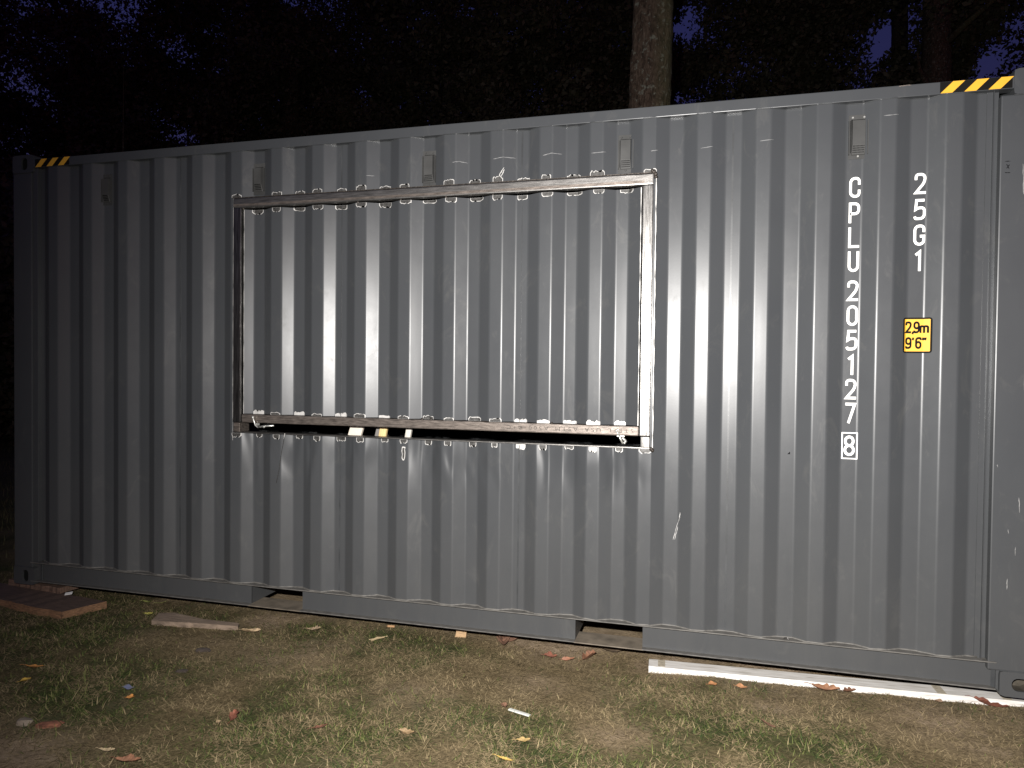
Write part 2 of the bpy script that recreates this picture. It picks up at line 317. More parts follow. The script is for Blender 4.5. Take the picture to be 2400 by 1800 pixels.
# ------------------------------------------------------------------ container
CL = [0.307, 0.591, 0.871, 1.151, 1.434, 1.716, 1.996, 2.273, 2.553, 2.829, 3.103, 3.376, 3.653, 3.927, 4.201, 4.478, 4.763, 5.044, 5.325, 5.606]
CR = [0.381, 0.661, 0.941, 1.222, 1.508, 1.79, 2.068, 2.347, 2.625, 2.9, 3.171, 3.447, 3.724, 3.997, 4.27, 4.549, 4.833, 5.114, 5.396, 5.677]
SW, DP = 0.068, 0.036
BEND = sorted([a - SW for a in CL] + CL + CR + [b + SW for b in CR])
def prof(x):
    for a, b in zip(CL, CR):
        if a - SW <= x <= b + SW:
            if x < a: return DP * (a - x) / SW
            if x > b: return DP * (x - b) / SW
            return 0.0
    return DP
XA, XB = 0.203, 5.806
def profile_points(x0, x1):
    raw = [(x0, prof(x0))] + [(b, prof(b)) for b in BEND if x0 + 0.004 < b < x1 - 0.004] + [(x1, prof(x1))]
    out = [raw[0]]
    for k in range(1, len(raw) - 1):
        p, a, b = Vector(raw[k]), Vector(raw[k - 1]), Vector(raw[k + 1])
        r = min(0.0075, (p - a).length * .45, (b - p).length * .45)
        s = p + (a - p).normalized() * r; e = p + (b - p).normalized() * r
        for t in (0, .2, .4, .6, .8, 1): q = s.lerp(p, t).lerp(p.lerp(e, t), t); out.append((q.x, q.y))
    out.append(raw[-1]); return out
ZW0, ZW1 = 0.158, 2.808            # wall sheet between the rails
HX0, HX1, HZ0, HZ1 = 1.738, 4.262, 1.086, 2.520   # cut opening

box = empty('shipping_container')
tag(box, 'dark grey corrugated steel shipping container with a hatch cut in its side', 'shipping container')

def sheet(mb, x0, x1, z0, z1, y0=0.0, nz=1, thick=True):
    pp = profile_points(x0, x1)
    for (xa, ya), (xb, yb) in zip(pp, pp[1:]):
        for k in range(nz):
            za = z0 + (z1 - z0) * k / nz; zb = z0 + (z1 - z0) * (k + 1) / nz
            mb.face([(xa, ya + y0, za), (xb, yb + y0, za), (xb, yb + y0, zb), (xa, ya + y0, zb)])
        if thick:
            t = 0.0018
            mb.face([(xb, yb + y0 + t, z0), (xa, ya + y0 + t, z0), (xa, ya + y0 + t, z1), (xb, yb + y0 + t, z1)])
            for z, fl in ((z0, 1), (z1, 0)):
                q = [(xa, ya + y0, z), (xb, yb + y0, z), (xb, yb + y0 + t, z), (xa, ya + y0 + t, z)]
                mb.face(q if fl == 0 else q[::-1])
w = MB()
sheet(w, XA, HX0, ZW0, ZW1); sheet(w, HX1, XB, ZW0, ZW1)
sheet(w, HX0, HX1, ZW0, HZ0); sheet(w, HX0, HX1, HZ1, ZW1)
w.build('side_wall', M['paint_wall'], box)
# back wall, end walls, roof, floor (mostly unseen)
w = MB()
for k in range(20):
    x = 0.25 + k * .278
    ys = [(x, 2.402), (x + .068, 2.438), (x + .14, 2.438), (x + .208, 2.402), (x + .278, 2.402)]
    for (xa, ya), (xb, yb) in zip(ys, ys[1:]):
        w.face([(xb, yb, .15), (xa, ya, .15), (xa, ya, 2.81), (xb, yb, 2.81)])
w.build('back_wall', M['paint'], box)
w = MB(); w.box(0.02, 0.05, 0.1, 2.34, .15, 2.8); w.build('end_wall', M['paint'], box)
w = MB(); w.box(6.0, 6.03, 0.1, 2.34, .15, 2.8); w.build('door_panel', M['paint'], box)
w = MB(); w.box(0.05, 6.0, 0.065, 2.375, 2.835, 2.845); w.build('roof', M['paint'], box)
w = MB(); w.box(0.05, 6.0, 0.06, 2.38, .14, .168); w.build('floor', mat_simple('plywood_floor', (0.10, 0.07, 0.045), .7), box)
# rails
w = MB(); w.box(0.178, 5.880, 0.0, 0.06, 2.806, 2.8625, bev=0.003); w.build('top_rail', M['paint'], box)
w = MB(); w.box(0.178, 5.880, 2.378, 2.438, 2.806, 2.8625); w.build('top_rail', M['paint'], box)
FORK = [(1.848, 2.203), (3.875, 4.236)]
def bottom_rail(y0, sgn):
    w = MB(); X0, X1 = 0.150, 5.864
    f = lambda a, b: (min(y0 + sgn * a, y0 + sgn * b), max(y0 + sgn * a, y0 + sgn * b))
    w.box(X0, X1, *f(-0.005, 0.048), .1525, .158, 1)
    spans = [X0, FORK[0][0], FORK[0][1], FORK[1][0], FORK[1][1], X1]
    for i in (0, 2, 4): 
        w.box(spans[i], spans[i + 1], *f(0.034, 0.0385), .0315, .1525)
        w.box(spans[i], spans[i + 1], *f(-0.001, 0.0385), .026, .0315, 1)
    return w.build('bottom_rail', [M['paint'], M['ledge']], box)
bottom_rail(0.0, 1); bottom_rail(2.438, -1)
for (a, b) in FORK:
    w = MB()
    w.box(a - .008, b + .008, 0.002, .165, .0235, .0285, 1); w.box(a - .005, a, .0346, 2.40, .03, .14); w.box(b, b + .005, .0346, 2.40, .03, .14)
    w.box(a, b, 2.24, 2.40, .0235, .0285, 1)
    w.build('fork_pocket', [M['paint'], M['plate']], box)
w = MB()
for k in range(14):
    x = .35 + k * .41
    if any(a - .08 < x < b + .05 for a, b in FORK): continue
    w.box(x, x + .045, .04, 2.4, .035, .14)
w.build('floor_crossmember', M['paint'], box)
# posts
def post(x0, x1, y0, y1, extra=None):
    w = MB(); w.box(x0, x1, y0, y1, .118, 2.778, bev=.006)
    if extra: extra(w)
    return w.build('corner_post', M['paint'], box)
post(0.004, 0.160, 0.003, 0.16, lambda w: (w.box(0.160, 0.203, 0.012, 0.05, .158, 2.806, bev=.003)))
def right_post(w):
    w.box(5.806, 5.8085, 0.020, 0.05, .158, 2.806)
    w.box(5.8085, 5.832, 0.040, 0.05, .158, 2.806)
    w.box(5.782, 5.806, 0.0325, 0.036, .158, 2.806)
post(5.830, 6.054, 0.003, 0.12, right_post)
post(0.004, 0.16, 2.278, 2.435); post(5.88, 6.054, 2.278, 2.435)
# corner castings with their oval side holes
def casting(cx, y0, z0, sgn, holew=.051, holeh=.0795, hx=0.0):
    w = MB(); W_, H_ = .178, .118; n = 40; y = y0
    def rr(t, a, b, r):
        c, s = math.cos(t), math.sin(t); k = 1 / max(abs(c) / a, abs(s) / b); px, pz = c * k, s * k
        ex, ez = abs(px) - (a - r), abs(pz) - (b - r)
        if ex > 0 and ez > 0:
            lo, hi = 0, k
            for _ in range(30):
                m = (lo + hi) / 2; qx, qz = abs(c * m) - (a - r), abs(s * m) - (b - r)
                ins = (qx <= 0 or qz <= 0 or qx * qx + qz * qz < r * r)
                lo, hi = (m, hi) if ins else (lo, m)
            px, pz = c * lo, s * lo
        return px, pz
    ts = [2 * math.pi * (i + .5) / n for i in range(n)]
    outer = [rr(t, W_ / 2, H_ / 2, .014) for t in ts]
    hole = [rr(t, holew / 2, holeh / 2, min(holew, holeh) * .46) for t in ts]
    hole = [(a + hx, b) for a, b in hole]
    def pt(q, yy): return (cx + q[0], yy, z0 + H_ / 2 + q[1])
    d1 = y + sgn * .012; d2 = y + sgn * .16; d0 = y
    for i in range(n):
        j = (i + 1) % n
        qs = [(outer[i], d0), (outer[j], d0), (hole[j], d0), (hole[i], d0)]
        w.face([pt(*q) for q in qs]); w.face([pt(hole[i], d0), pt(hole[j], d0), pt(hole[j], d1), pt(hole[i], d1)])
        w.face([pt(outer[j], d0), pt(outer[i], d0), pt(outer[i], d2), pt(outer[j], d2)])
        h2 = lambda q: ((q[0] - hx) * 1.35 + hx, q[1] * 1.2)
        w.face([pt(hole[i], d1), pt(hole[j], d1), pt(h2(hole[j]), d1), pt(h2(hole[i]), d1)], 1)
        w.face([pt(h2(hole[i]), d1), pt(h2(hole[j]), d1), pt(h2(hole[j]), y + sgn * .09), pt(h2(hole[i]), y + sgn * .09)], 1)
    w.face([pt(((q[0] - hx) * 1.35 + hx, q[1] * 1.2), y + sgn * .09) for q in hole], 1)
    w.face([pt(q, d2) for q in outer])
    o = w.build('corner_casting', [M['paint'], M['dark'] if cx < 1 else M['hole']], box); return o  # shade is in the hole colour: near-black at left, lit brown at right
for cx, hx in ((0.089, 0.012), (5.969, 0.0)):
    for y0, s in ((.0015, 1), (2.4365, -1)):
        casting(cx, y0, 0.0, s, hx=hx, holew=.051 if cx < 1 else .079, holeh=.0795 if cx < 1 else .060); casting(cx, y0, 2.778, s, hx=hx)
# gusset between rail end and casting, weld beads
w = MB()
for k in range(26): w.tube([(5.852 - .0, .026, .034 + k * .0046), (5.866, .014, .036 + k * .0046)], .0034, 6)
w.build('weld_bead', M['seam'], box); w = MB()
for k in range(22): w.tube([(0.205, .030, .034 + k * .0054), (0.222, .022, .036 + k * .0054)], .0030, 6)
w.build('weld_bead', M['seam'], box)
w = MB(); w.face([(5.864, .032, .152), (5.864, .032, 0.03), (5.90, .004, 0.004), (5.90, .004, .152)]); w.build('rail_gusset', M['paint'], box)
for x0_, x1_, z_ in ((.004, .160, .119), (.004, .160, 2.777), (5.880, 6.054, .119), (5.880, 6.054, 2.777)):
    w = MB(); w.tube([(x0_ + (x1_ - x0_) * k / 20, .0015 + .0004 * math.sin(k * 2.1), z_ + .0006 * math.sin(k * 1.3)) for k in range(21)], .0028, 6); w.build('weld_bead', M['seam'], box)
# panel seams: thin beads standing in the recesses
for xs in (1.322, 2.45, 3.549, 4.656, 5.788):
    segs = [(ZW0, HZ0 - .01), (HZ1 + .01, ZW1)] if HX0 < xs < HX1 else [(ZW0, ZW1)]
    for a, b in segs:
        w = MB(); w.box(xs - .0016, xs + .0016, DP - .0022, DP + .001, a, b); w.box(xs - .0075, xs - .0016, DP - .0008, DP + .001, a, b)
        w.build('panel_seam', M['seam'], box)
# caulk bead where the sheet meets the rails
def bead(z, rad, name, mat='ledge'):
    w = MB(); pp = profile_points(XA + .01, XB - .01); pts = []
    for k in range(0, len(pp)):
        pts.append((pp[k][0], pp[k][1] - .001, z + 0.0012 * math.sin(pp[k][0] * 61) + 0.0008 * math.sin(pp[k][0] * 173)))
    w.tube(pts, rad, 6); return w.build(name, M[mat], box, smooth=True)
bead(.1610, .0048, 'sealant_bead'); bead(2.8050, .0024, 'sealant_bead', 'seam')

# ---- flat marks that follow the corrugation
def conform(bm, off, base=prof):
    xs = [v.co.x for v in bm.verts]
    if not xs: return bm
    for b in BEND:
        if min(xs) < b < max(xs):
            bmesh.ops.bisect_plane(bm, geom=bm.verts[:] + bm.edges[:] + bm.faces[:], plane_co=(b, 0, 0), plane_no=(1, 0, 0), dist=1e-6)
    for v in bm.verts: v.co.y = base(v.co.x) - off - v.co.y
    return bm
def ribbon(bm, pts, th, closed=False, dy=0.0, taper=None):
    pts = [Vector((p[0], p[1])) for p in pts]; n = len(pts); L_, R_ = [], []
    for i in range(n):
        a = pts[i - 1] if (i > 0 or closed) else None; c = pts[(i + 1) % n] if (i < n - 1 or closed) else None; p = pts[i]
        d1 = (p - a).normalized() if a is not None else (c - p).normalized(); d2 = (c - p).normalized() if c is not None else d1
        n1 = Vector((-d1.y, d1.x)); n2 = Vector((-d2.y, d2.x)); m = (n1 + n2)
        m = m.normalized() if m.length > 1e-6 else n1
        k = 1 / max(.45, m.dot(n1)); h = th / 2 * (taper[i] if taper else 1)
        L_.append(p + m * h * k); R_.append(p - m * h * k)
    mk = lambda q: bm.verts.new((q.x, dy, q.y))
    lv = [mk(q) for q in L_]; rv = [mk(q) for q in R_]
    for i in range(n if closed else n - 1):
        j = (i + 1) % n; bm.faces.new((lv[i], rv[i], rv[j], lv[j]))
def rnd(pts, rad, closed=False, seg=7):
    pts = [Vector(p) for p in pts]; n = len(pts); out = []
    for i in range(n):
        r = rad[i] if isinstance(rad, (list, tuple)) else rad
        if (not closed and i in (0, n - 1)) or r <= 0: out.append(pts[i]); continue
        p, a, c = pts[i], pts[i - 1], pts[(i + 1) % n]; r = min(r, (p - a).length * .499, (c - p).length * .499)
        s = p + (a - p).normalized() * r; e = p + (c - p).normalized() * r
        for k in range(seg + 1):
            t = k / seg; q = s.lerp(p, t).lerp(p.lerp(e, t), t); pq = (s + e) / 2
            out.append(q.lerp(q + (p - pq) * -0.085, math.sin(math.pi * t)))
    return out
w_, h_ = .42, .87
GL = {
 'C': [(rnd([(w_, .64 * h_), (w_, h_), (0, h_), (0, 0), (w_, 0), (w_, .36 * h_)], .21), False)],
 'G': [(rnd([(w_, .66 * h_), (w_, h_), (0, h_), (0, 0), (w_, 0), (w_, .44 * h_), (.24, .44 * h_)], [0, .21, .21, .21, .21, 0, 0]), False)],
 'P': [(rnd([(0, -.065), (0, h_), (w_, h_), (w_, .44 * h_), (0, .44 * h_)], [0, 0, .19, .19, 0]), False)],
 'L': [([(0, h_ + .065), (0, 0), (w_ + .05, 0)], False)],
 'U': [(rnd([(0, h_ + .065), (0, 0), (w_, 0), (w_, h_ + .065)], .21), False)],
 '2': [(rnd([(0, .70 * h_), (0, h_), (w_, h_), (w_, .58 * h_), (0.0, 0), (w_ + .05, 0)], [0, .2, .2, .2, 0, 0]), False)],
 '0': [(rnd([(0, 0), (w_, 0), (w_, h_), (0, h_)], .21, True), True)],
 '5': [(rnd([(w_, h_), (.05, h_), (.01, .50 * h_), (.12, .58 * h_), (w_, .60 * h_), (w_, 0), (0, 0), (-.02, .12 * h_)], [0, 0, 0, .06, .2, .2, .16, 0]), False)],
 '1': [([(.06, .80 * h_), (.25, h_ - .02), (.25, -.065)], False)],
 '7': [(rnd([(-.04, h_), (w_, h_), (.12, -.065)], [0, 0, 0]), False)],
 '8': [(rnd([(.02, .51 * h_), (w_ - .02, .51 * h_), (w_ - .02, h_), (.02, h_)], .2, True), True), (rnd([(0, 0), (w_, 0), (w_, .51 * h_), (0, .51 * h_)], .21, True), True)],
 '9': [(rnd([(0, .40 * h_), (w_, .40 * h_), (w_, h_), (0, h_)], .21, True), True), (rnd([(w_, .66 * h_), (w_, 0), (0, 0), (0, .18 * h_)], .21), False)],
 '6': [(rnd([(0, 0), (w_, 0), (w_, .60 * h_), (0, .60 * h_)], .21, True), True), (rnd([(0, .34 * h_), (0, h_), (w_, h_), (w_, .80 * h_)], .21), False)],
 'm': [([(0, -.065), (0, .66 * h_)], False), (rnd([(0, .40 * h_), (0, .60 * h_), (.32, .60 * h_), (.32, -.065)], .12), False), (rnd([(.32, .40 * h_), (.32, .60 * h_), (.64, .60 * h_), (.64, -.065)], .12), False)],
 ',': [([(.06, .07), (.06, -.03), (.0, -.17)], False)],
 "'": [([(.06, h_ + .05), (.06, h_ - .06), (.02, h_ - .19)], False)],
}
def glyph(bm, ch, x, z, sx, sz, th=.125, dy0=0.0):
    for k, (pts, cl) in enumerate(GL[ch]):
        b2 = bmesh.new(); ribbon(b2, [(p[0], p[1]) for p in pts], th, cl, 0)
        for v in b2.verts: v.co = Vector((x + v.co.x * sx, dy0 + .00015 * k, z + (v.co.z + .065) * sz))
        me = bpy.data.meshes.new('tmp'); b2.to_mesh(me); b2.free(); bm.from_mesh(me); bpy.data.meshes.remove(me)
def mark(name, chars, off=.0012, mat='white_mark'):
    bm = bmesh.new()
    for c in chars: glyph(bm, *c)
    conform(bm, off); w = MB(); w.addbm(bm); return w.build(name, M[mat], box)
# identification number, reading downwards
zt = [2.450, 2.327, 2.206, 2.089, 1.947, 1.826, 1.706, 1.586, 1.466, 1.349]
H_L, W_L = .100, .092
for ch, z in zip('CPLU205127', zt):
    mark('painted_letter' if ch.isalpha() else 'painted_numeral', [(ch, 5.2055, z - H_L, W_L, H_L)])
mark('painted_numeral', [('8', 5.2035, 1.088, W_L, H_L)])
bm = bmesh.new(); ribbon(bm, [(5.1905, 1.075), (5.2575, 1.075), (5.2575, 1.201), (5.1905, 1.201)], .0055, True); conform(bm, .0012); w = MB(); w.addbm(bm); w.build('painted_frame', M['white_mark'], box)
for ch, z in zip('25G1', (2.452, 2.329, 2.207, 2.086)):
    mark('painted_letter' if ch.isalpha() else 'painted_numeral', [(ch, 5.492, z - H_L, W_L, H_L)])
# height plate
def rrect(x0, x1, z0, z1, r, bm, dy=0.0):
    pts = []
    for cx, cz, a0 in ((x1 - r, z1 - r, 0), (x0 + r, z1 - r, 90), (x0 + r, z0 + r, 180), (x1 - r, z0 + r, 270)):
        for k in range(6): a = R(a0 + 18 * k); pts.append((cx + r * math.cos(a), cz + r * math.sin(a)))
    bm.faces.new([bm.verts.new((a, dy, b)) for a, b in reversed(pts)])
bm = bmesh.new(); rrect(5.449, 5.572, 1.594, 1.764, .012, bm); conform(bm, .0010); w = MB(); w.addbm(bm); st = w.build('height_sticker', M['black'], box)
bm = bmesh.new(); rrect(5.457, 5.564, 1.602, 1.756, .003, bm); conform(bm, .0016); w = MB(); w.addbm(bm); w.build('yellow_field', M['yellow'], st)
def srow(txt, x, z, sx, sz, gap):
    bm = bmesh.new()
    for ch, dx in txt: glyph(bm, ch, x + dx, z, sx, sz, .19)
    conform(bm, .0024); w = MB(); w.addbm(bm); w.build('sticker_text', M['pen'], st)
srow([('2', 0), (',', .0270), ('9', .0350), ('m', .0620)], 5.4635, 1.690, .046, .054, 0)
srow([('9', 0), ("'", .0270), ('6', .0430), ("'", .0700), ("'", .0790)], 5.4645, 1.615, .046, .054, 0)
# hazard strips on the top rail
def hazard(x0, x1, z0, z1, y):
    bm = bmesh.new(); w = MB(); w.face([(x0, y, z0), (x1, y, z0), (x1, y, z1), (x0, y, z1)]); o = w.build('hazard_strip', M['black'], box)
    n = 3; pitch = (x1 - x0) / n; sl = (z1 - z0) * 1.0
    w = MB()
    for k in range(n):
        a = x0 + k * pitch + .002; b = a + pitch * .5
        w.face([(a, y - .0006, z0), (b, y - .0006, z0), (b + sl, y - .0006, z1), (a + sl, y - .0006, z1)])
    w.build('yellow_stripe', M['yellow'], o)
hazard(5.576, 5.872, 2.8085, 2.8605, -.0012); hazard(0.196, 0.480, 2.8085, 2.8605, -.0012)
# pen marks, scratches
def strokes(name, lines, th, mat, off=.0011, flat=None):
    bm = bmesh.new()
    for k, l in enumerate(lines):
        dense = []
        for (a, b) in zip(l, l[1:]):
            for t in np.linspace(0, 1, 6)[:-1]: dense.append((a[0] + (b[0] - a[0]) * t + random.uniform(-.0012, .0012), a[1] + (b[1] - a[1]) * t + random.uniform(-.0008, .0008)))
        dense.append(l[-1]); tp = [random.uniform(.5, 1.2) for _ in dense]; tp[0] = tp[-1] = .3
        ribbon(bm, dense, th, False, .0001 * k, tp)
    if flat is None: conform(bm, off)
    else:
        for v in bm.verts: v.co.y = flat - v.co.y
    w = MB(); w.addbm(bm); return w.build(name, M[mat], box)
for l_ in ([[(5.850, 2.476), (5.872, 2.475)]], [[(5.850, 2.424), (5.873, 2.423)]], [[(5.857, 2.464), (5.868, 2.440)], [(5.868, 2.461), (5.858, 2.442)]]): strokes('pen_mark', l_, .0038, 'pen', flat=.0018)
for l_ in [[(5.922, 2.46), (5.926, 2.39), (5.928, 2.321)], [(5.944, 2.016), (5.946, 1.923)], [(5.849, 1.078), (5.8505, 1.066)], [(5.90, .78), (5.901, .76)], [(5.93, .70), (5.931, .66)], [(5.90, .55), (5.90, .50)], [(5.95, 1.5), (5.953, 1.38)], [(5.94, .93), (5.943, .86)]]: strokes('scratch', [l_], .0028, 'scratch', flat=.0018)
for l_ in [[(3.419, 2.535), (3.432, 2.568), (3.453, 2.601)], [(3.425, 2.534), (3.444, 2.563), (3.455, 2.590)]]: strokes('scratch', [l_], .0045, 'bare')
for l_ in [[(4.42, .737), (4.401, .678), (4.386, .612)], [(4.409, .683), (4.394, .613)], [(4.42, .761), (4.416, .72)]]: strokes('scratch', [l_], .003, 'scratch_mid')
for l_ in [[(3.153, 2.647), (3.194, 2.652), (3.233, 2.646)], [(3.391, 2.65), (3.449, 2.657), (3.51, 2.655)], [(3.67, 2.65), (3.716, 2.659), (3.771, 2.657)], [(3.934, 2.645), (4.011, 2.647)], [(4.244, 2.633), (4.279, 2.637)], [(2.623, 2.606), (2.666, 2.607)], [(4.495, 2.63), (4.554, 2.636)], [(4.779, 2.646), (4.845, 2.65)], [(5.34, 2.725), (5.404, 2.727)]]: strokes('scratch', [l_], .0035, 'scratch_faint')
strokes('bullet_hole', [[(4.944, 1.09), (4.952, 1.09)]], .010, 'pen')
strokes('rust_spot', [[(5.40, 2.858), (5.43, 2.860), (5.455, 2.859)]], .005, 'rust', flat=-.0014)
# thin wire hanging out of the opening
w = MB(); w.tube([(2.1, -.004, 1.095), (2.098, -.01, 1.06), (2.082, -.012, .979), (2.068, -.014, .876), (2.053, -.02, .798)], .0012, 5); w.build('loose_wire', M['steel'], box)
w = MB(); w.tube([(4.937, .020, .160), (4.942, .006, .168), (4.952, -.004, .172), (4.955, -.008, .164)], .003, 6); w.build('wire_hook', M['steel'], box)

# ---- small vents
def vent(x0, x1, z0, z1):
    yb = DP - .0006; o = empty('vent', (0, 0, 0)); o.parent = box
    w = MB(); w.box(x0 - .006, x1 + .006, yb - .003, yb, z0, z1, bev=.001); w.box(x0 - .006, x0 - .002, yb - .016, yb - .003, z0 + .02, z1 - .03); w.box(x1 + .002, x1 + .006, yb - .016, yb - .003, z0 + .02, z1 - .03)
    w.build('flange', M['vent'], o)
    zt, zb = z1 - .028, z0 + .030; d = .020
    w = MB(); a, b = x0 + .006, x1 - .006
    yo = yb - .003
    A = [(a, yo, zt), (b, yo, zt), (b, yo, zb - .012), (a, yo, zb - .012)]
    B = [(a + .003, yo - d, zt - .004), (b - .003, yo - d, zt - .004), (b - .003, yo - d, zb + .035), (a + .003, yo - d, zb + .035)]
    C = [(a + .003, yo - .004, zb - .008), (b - .003, yo - .004, zb - .008)]
    w.face(B[::-1]); w.face([A[0], A[1], B[1], B[0]]); w.face([B[3], B[2], C[1], C[0]])
    w.face([A[1], A[2], C[1], B[2], B[1]]); w.face([A[3], A[0], B[0], B[3], C[0]]); w.face([C[0], C[1], A[2], A[3]])
    w.build('cowl', M['vent'], o)
    w = MB()
    for i in range(9):
        for j in range(4):
            xx = a + .008 + i * (b - a - .016) / 8; t = (j + .5) / 4.4; zz = zb + .035 - .002 - t * .040; yy = yo - d + t * (d - .004) - .0006
            w.box(xx - .0018, xx + .0018, yy - .0004, yy + .0004, zz - .003, zz + .003)
    w.build('grille', M['dark'], o)
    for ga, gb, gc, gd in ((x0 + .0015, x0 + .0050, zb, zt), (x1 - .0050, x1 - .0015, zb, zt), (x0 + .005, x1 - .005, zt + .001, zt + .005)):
        w = MB(); w.box(ga, gb, yb - .0036, yb - .0028, gc, gd); w.build('groove_shade', M['dark'], o)  # flat dark strips painting the shade of the gap around the cowl
    for sx, sz in ((x0 + .012, z1 - .013), (x1 - .012, z1 - .013), ((x0 + x1) / 2, z0 + .013)):
        w = MB(); w.tube([(sx, yb - .003, sz), (sx, yb - .0065, sz)], [.0055, .004], 10); w.build('screw', M['zinc'] if x0 > 5 else M['vent'], o)
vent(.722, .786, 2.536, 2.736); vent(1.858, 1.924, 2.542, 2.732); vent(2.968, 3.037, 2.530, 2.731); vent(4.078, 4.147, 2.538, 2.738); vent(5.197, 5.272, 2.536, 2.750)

# ---- the cut hatch: flap with a welded square-tube frame, opening frame behind it
flap = empty('hatch_flap'); flap.parent = box
w = MB(); sheet(w, 1.803, 4.200, 1.206, 2.452, y0=.002); w.build('flap_sheet', M['paint_wall'], flap)
for xs in (2.45, 3.549):
    w = MB(); w.box(xs - .0016, xs + .0016, DP - .0006, DP + .003, 1.206, 2.452); w.build('panel_seam', M['seam'], flap)
TY0, TY1 = -.008, .042
w = MB(); w.box(1.736, 4.262, TY0, TY1, 2.461, 2.518, 0, bev=.006)
w.build('frame_tube', M['steel'], flap)
w = MB(); w.box(1.800, 4.203, TY0, TY1, 1.1525, 1.2025, 0, bev=.006); tb = w.build('frame_tube', M['rust'], flap)
w = MB(); w.box(1.738, 1.795, TY0 - .001, TY1, 1.1515, 2.461, 0, bev=.006); w.build('frame_tube', M['steel_v'], flap)
w = MB(); w.box(4.205, 4.262, TY0 - .001, TY1, 1.1515, 2.461, 0, bev=.006); w.build('frame_tube', M['steel_v'], flap)
# rusty lower arris of the top tube
w = MB(); w.face([(1.74, TY0 - .0006, 2.4685), (4.215, TY0 - .0006, 2.4685), (4.215, TY0 - .0006, 2.4830), (1.74, TY0 - .0006, 2.4830)]); w.build('rust_streak', M['rust'], flap)
# weld blobs
def blobs(name, spots, r, parent, mat='weldburn'):
    for (x, y, z) in spots:
        bm = bmesh.new(); bmesh.ops.create_icosphere(bm, subdivisions=2, radius=r)
        for v in bm.verts: v.co = Vector((x, y, z)) + v.co * random.uniform(.7, 1.25)
        w = MB(); w.addbm(bm); w.build(name, M[mat], parent, smooth=True)
blobs('weld_blob', [(x, .010, 1.206) for x in (2.0, 2.29, 2.56, 2.84, 2.98, 3.035, 3.118, 3.172, 3.40, 3.655, 3.735)], .0075, flap)
blobs('weld_blob', [(x, .006, 2.456) for x in (1.80, 2.57, 2.84, 3.115, 3.39, 4.205, 4.25)], .0065, flap)
blobs('weld_blob', [(4.262, -.004, 2.525), (4.27, .0, 2.515), (4.255, -.004, 2.53), (4.272, .0, 2.50)], .011, box)
blobs('weld_blob', [(4.268, -.002, 1.088), (4.274, .0, 1.080)], .010, box)
# mill stamp upside down on the bottom tube
def text_mesh(body, size, sx, mat, parent, name, loc, rot180=False):
    c = bpy.data.curves.new('t', 'FONT'); c.body = body; c.size = size; c.space_character = 1.55; c.space_word = 1.6
    o = bpy.data.objects.new('t', c); COL.objects.link(o); dg = bpy.context.evaluated_depsgraph_get(); dg.update()
    me = bpy.data.meshes.new_from_object(o.evaluated_get(dg)); bpy.data.objects.remove(o)
    for v in me.vertices:
        x, y = v.co.x * sx, v.co.y
        if rot180: x, y = -x, -y
        v.co = Vector((x, 0, y))
    me.materials.clear(); me.materials.append(mat)
    q = bpy.data.objects.new(name, me); COL.objects.link(q); q.parent = parent; q.location = loc; return q
stamp = text_mesh('STEEL USA ASTM A500 B+C', .030, .9, M['weldburn'], tb, 'mill_stamp', (4.178, TY0 - .0006, 1.188), True)
xs_ = [v.co.x for v in stamp.data.vertices]; kx = .69 / (max(xs_) - min(xs_))
for v in stamp.data.vertices: v.co.x *= kx
def split_words(o):      # one object per stamped word
    xs = sorted(v.co.x for v in o.data.vertices); gaps = sorted(((b - a), (a + b) / 2) for a, b in zip(xs, xs[1:]))[-4:]
    cuts = sorted(g[1] for g in gaps); lims = [-1e9] + cuts + [1e9]
    vs = [tuple(v.co) for v in o.data.vertices]; fs = [tuple(p.vertices) for p in o.data.polygons]
    for a, b in zip(lims, lims[1:]):
        w = MB(); ff = [f for f in fs if a < vs[f[0]][0] < b]; ids = sorted({i for f in ff for i in f}); mp_ = {i: k for k, i in enumerate(ids)}
        w.v = [vs[i] for i in ids]; w.f = [tuple(mp_[i] for i in f) for f in ff]; w.m = [0] * len(w.f)
        w.build('stamped_word', M['weldburn'], o.parent, loc=o.location)
    bpy.data.objects.remove(o)
split_words(stamp)
# toggle latches
def latch(pts, body, kind):
    o = empty('toggle_latch'); o.parent = flap
    w = MB(); w.tube(pts[0], .0042, 8); w.build('handle', M['zinc'], o, smooth=True)
    w = MB(); w.tube(pts[1], [.005, .006, .0045][:len(pts[1])], 8); w.build('hook', M['zinc'], o, smooth=True)
    w = MB(); w.box(*body, bev=.001); w.build('base_plate', M['zinc'], o)
    for p in pts[2]:
        w = MB(); w.tube([p, (p[0] + .004, p[1] - .012, p[2] + .002)], .007, 10); w.build('pivot', M['zinc'], o, smooth=True)
y = -.018
latch([[(1.887, y, 1.190), (1.893, y - .006, 1.182), (1.897, y, 1.160), (1.908, y - .004, 1.139), (1.922, y, 1.127), (1.945, y, 1.130)], [(1.925, y, 1.128), (1.968, y, 1.136), (2.034, y, 1.141)], [(1.968, y, 1.131), (1.888, y + .004, 1.187)]], (1.906, 1.930, y + .003, y + .009, 1.138, 1.152), 0)
latch([[(4.092, y, 1.188), (4.088, y, 1.176), (4.099, y, 1.158), (4.105, y, 1.165), (4.098, y, 1.186), (4.092, y, 1.188)], [(4.101, y, 1.162), (4.110, y, 1.138), (4.123, y, 1.112)], [(4.130, y, 1.116), (4.135, y, 1.124)]], (4.091, 4.131, y + .003, y + .010, 1.147, 1.1535), 1)
w = MB(); w.tube([(4.119, y, 1.150), (4.124, y, 1.140), (4.137, y, 1.126)], [.004, .007, .008], 8); w.build('latch_bolt', M['zinc'], flap, smooth=True)
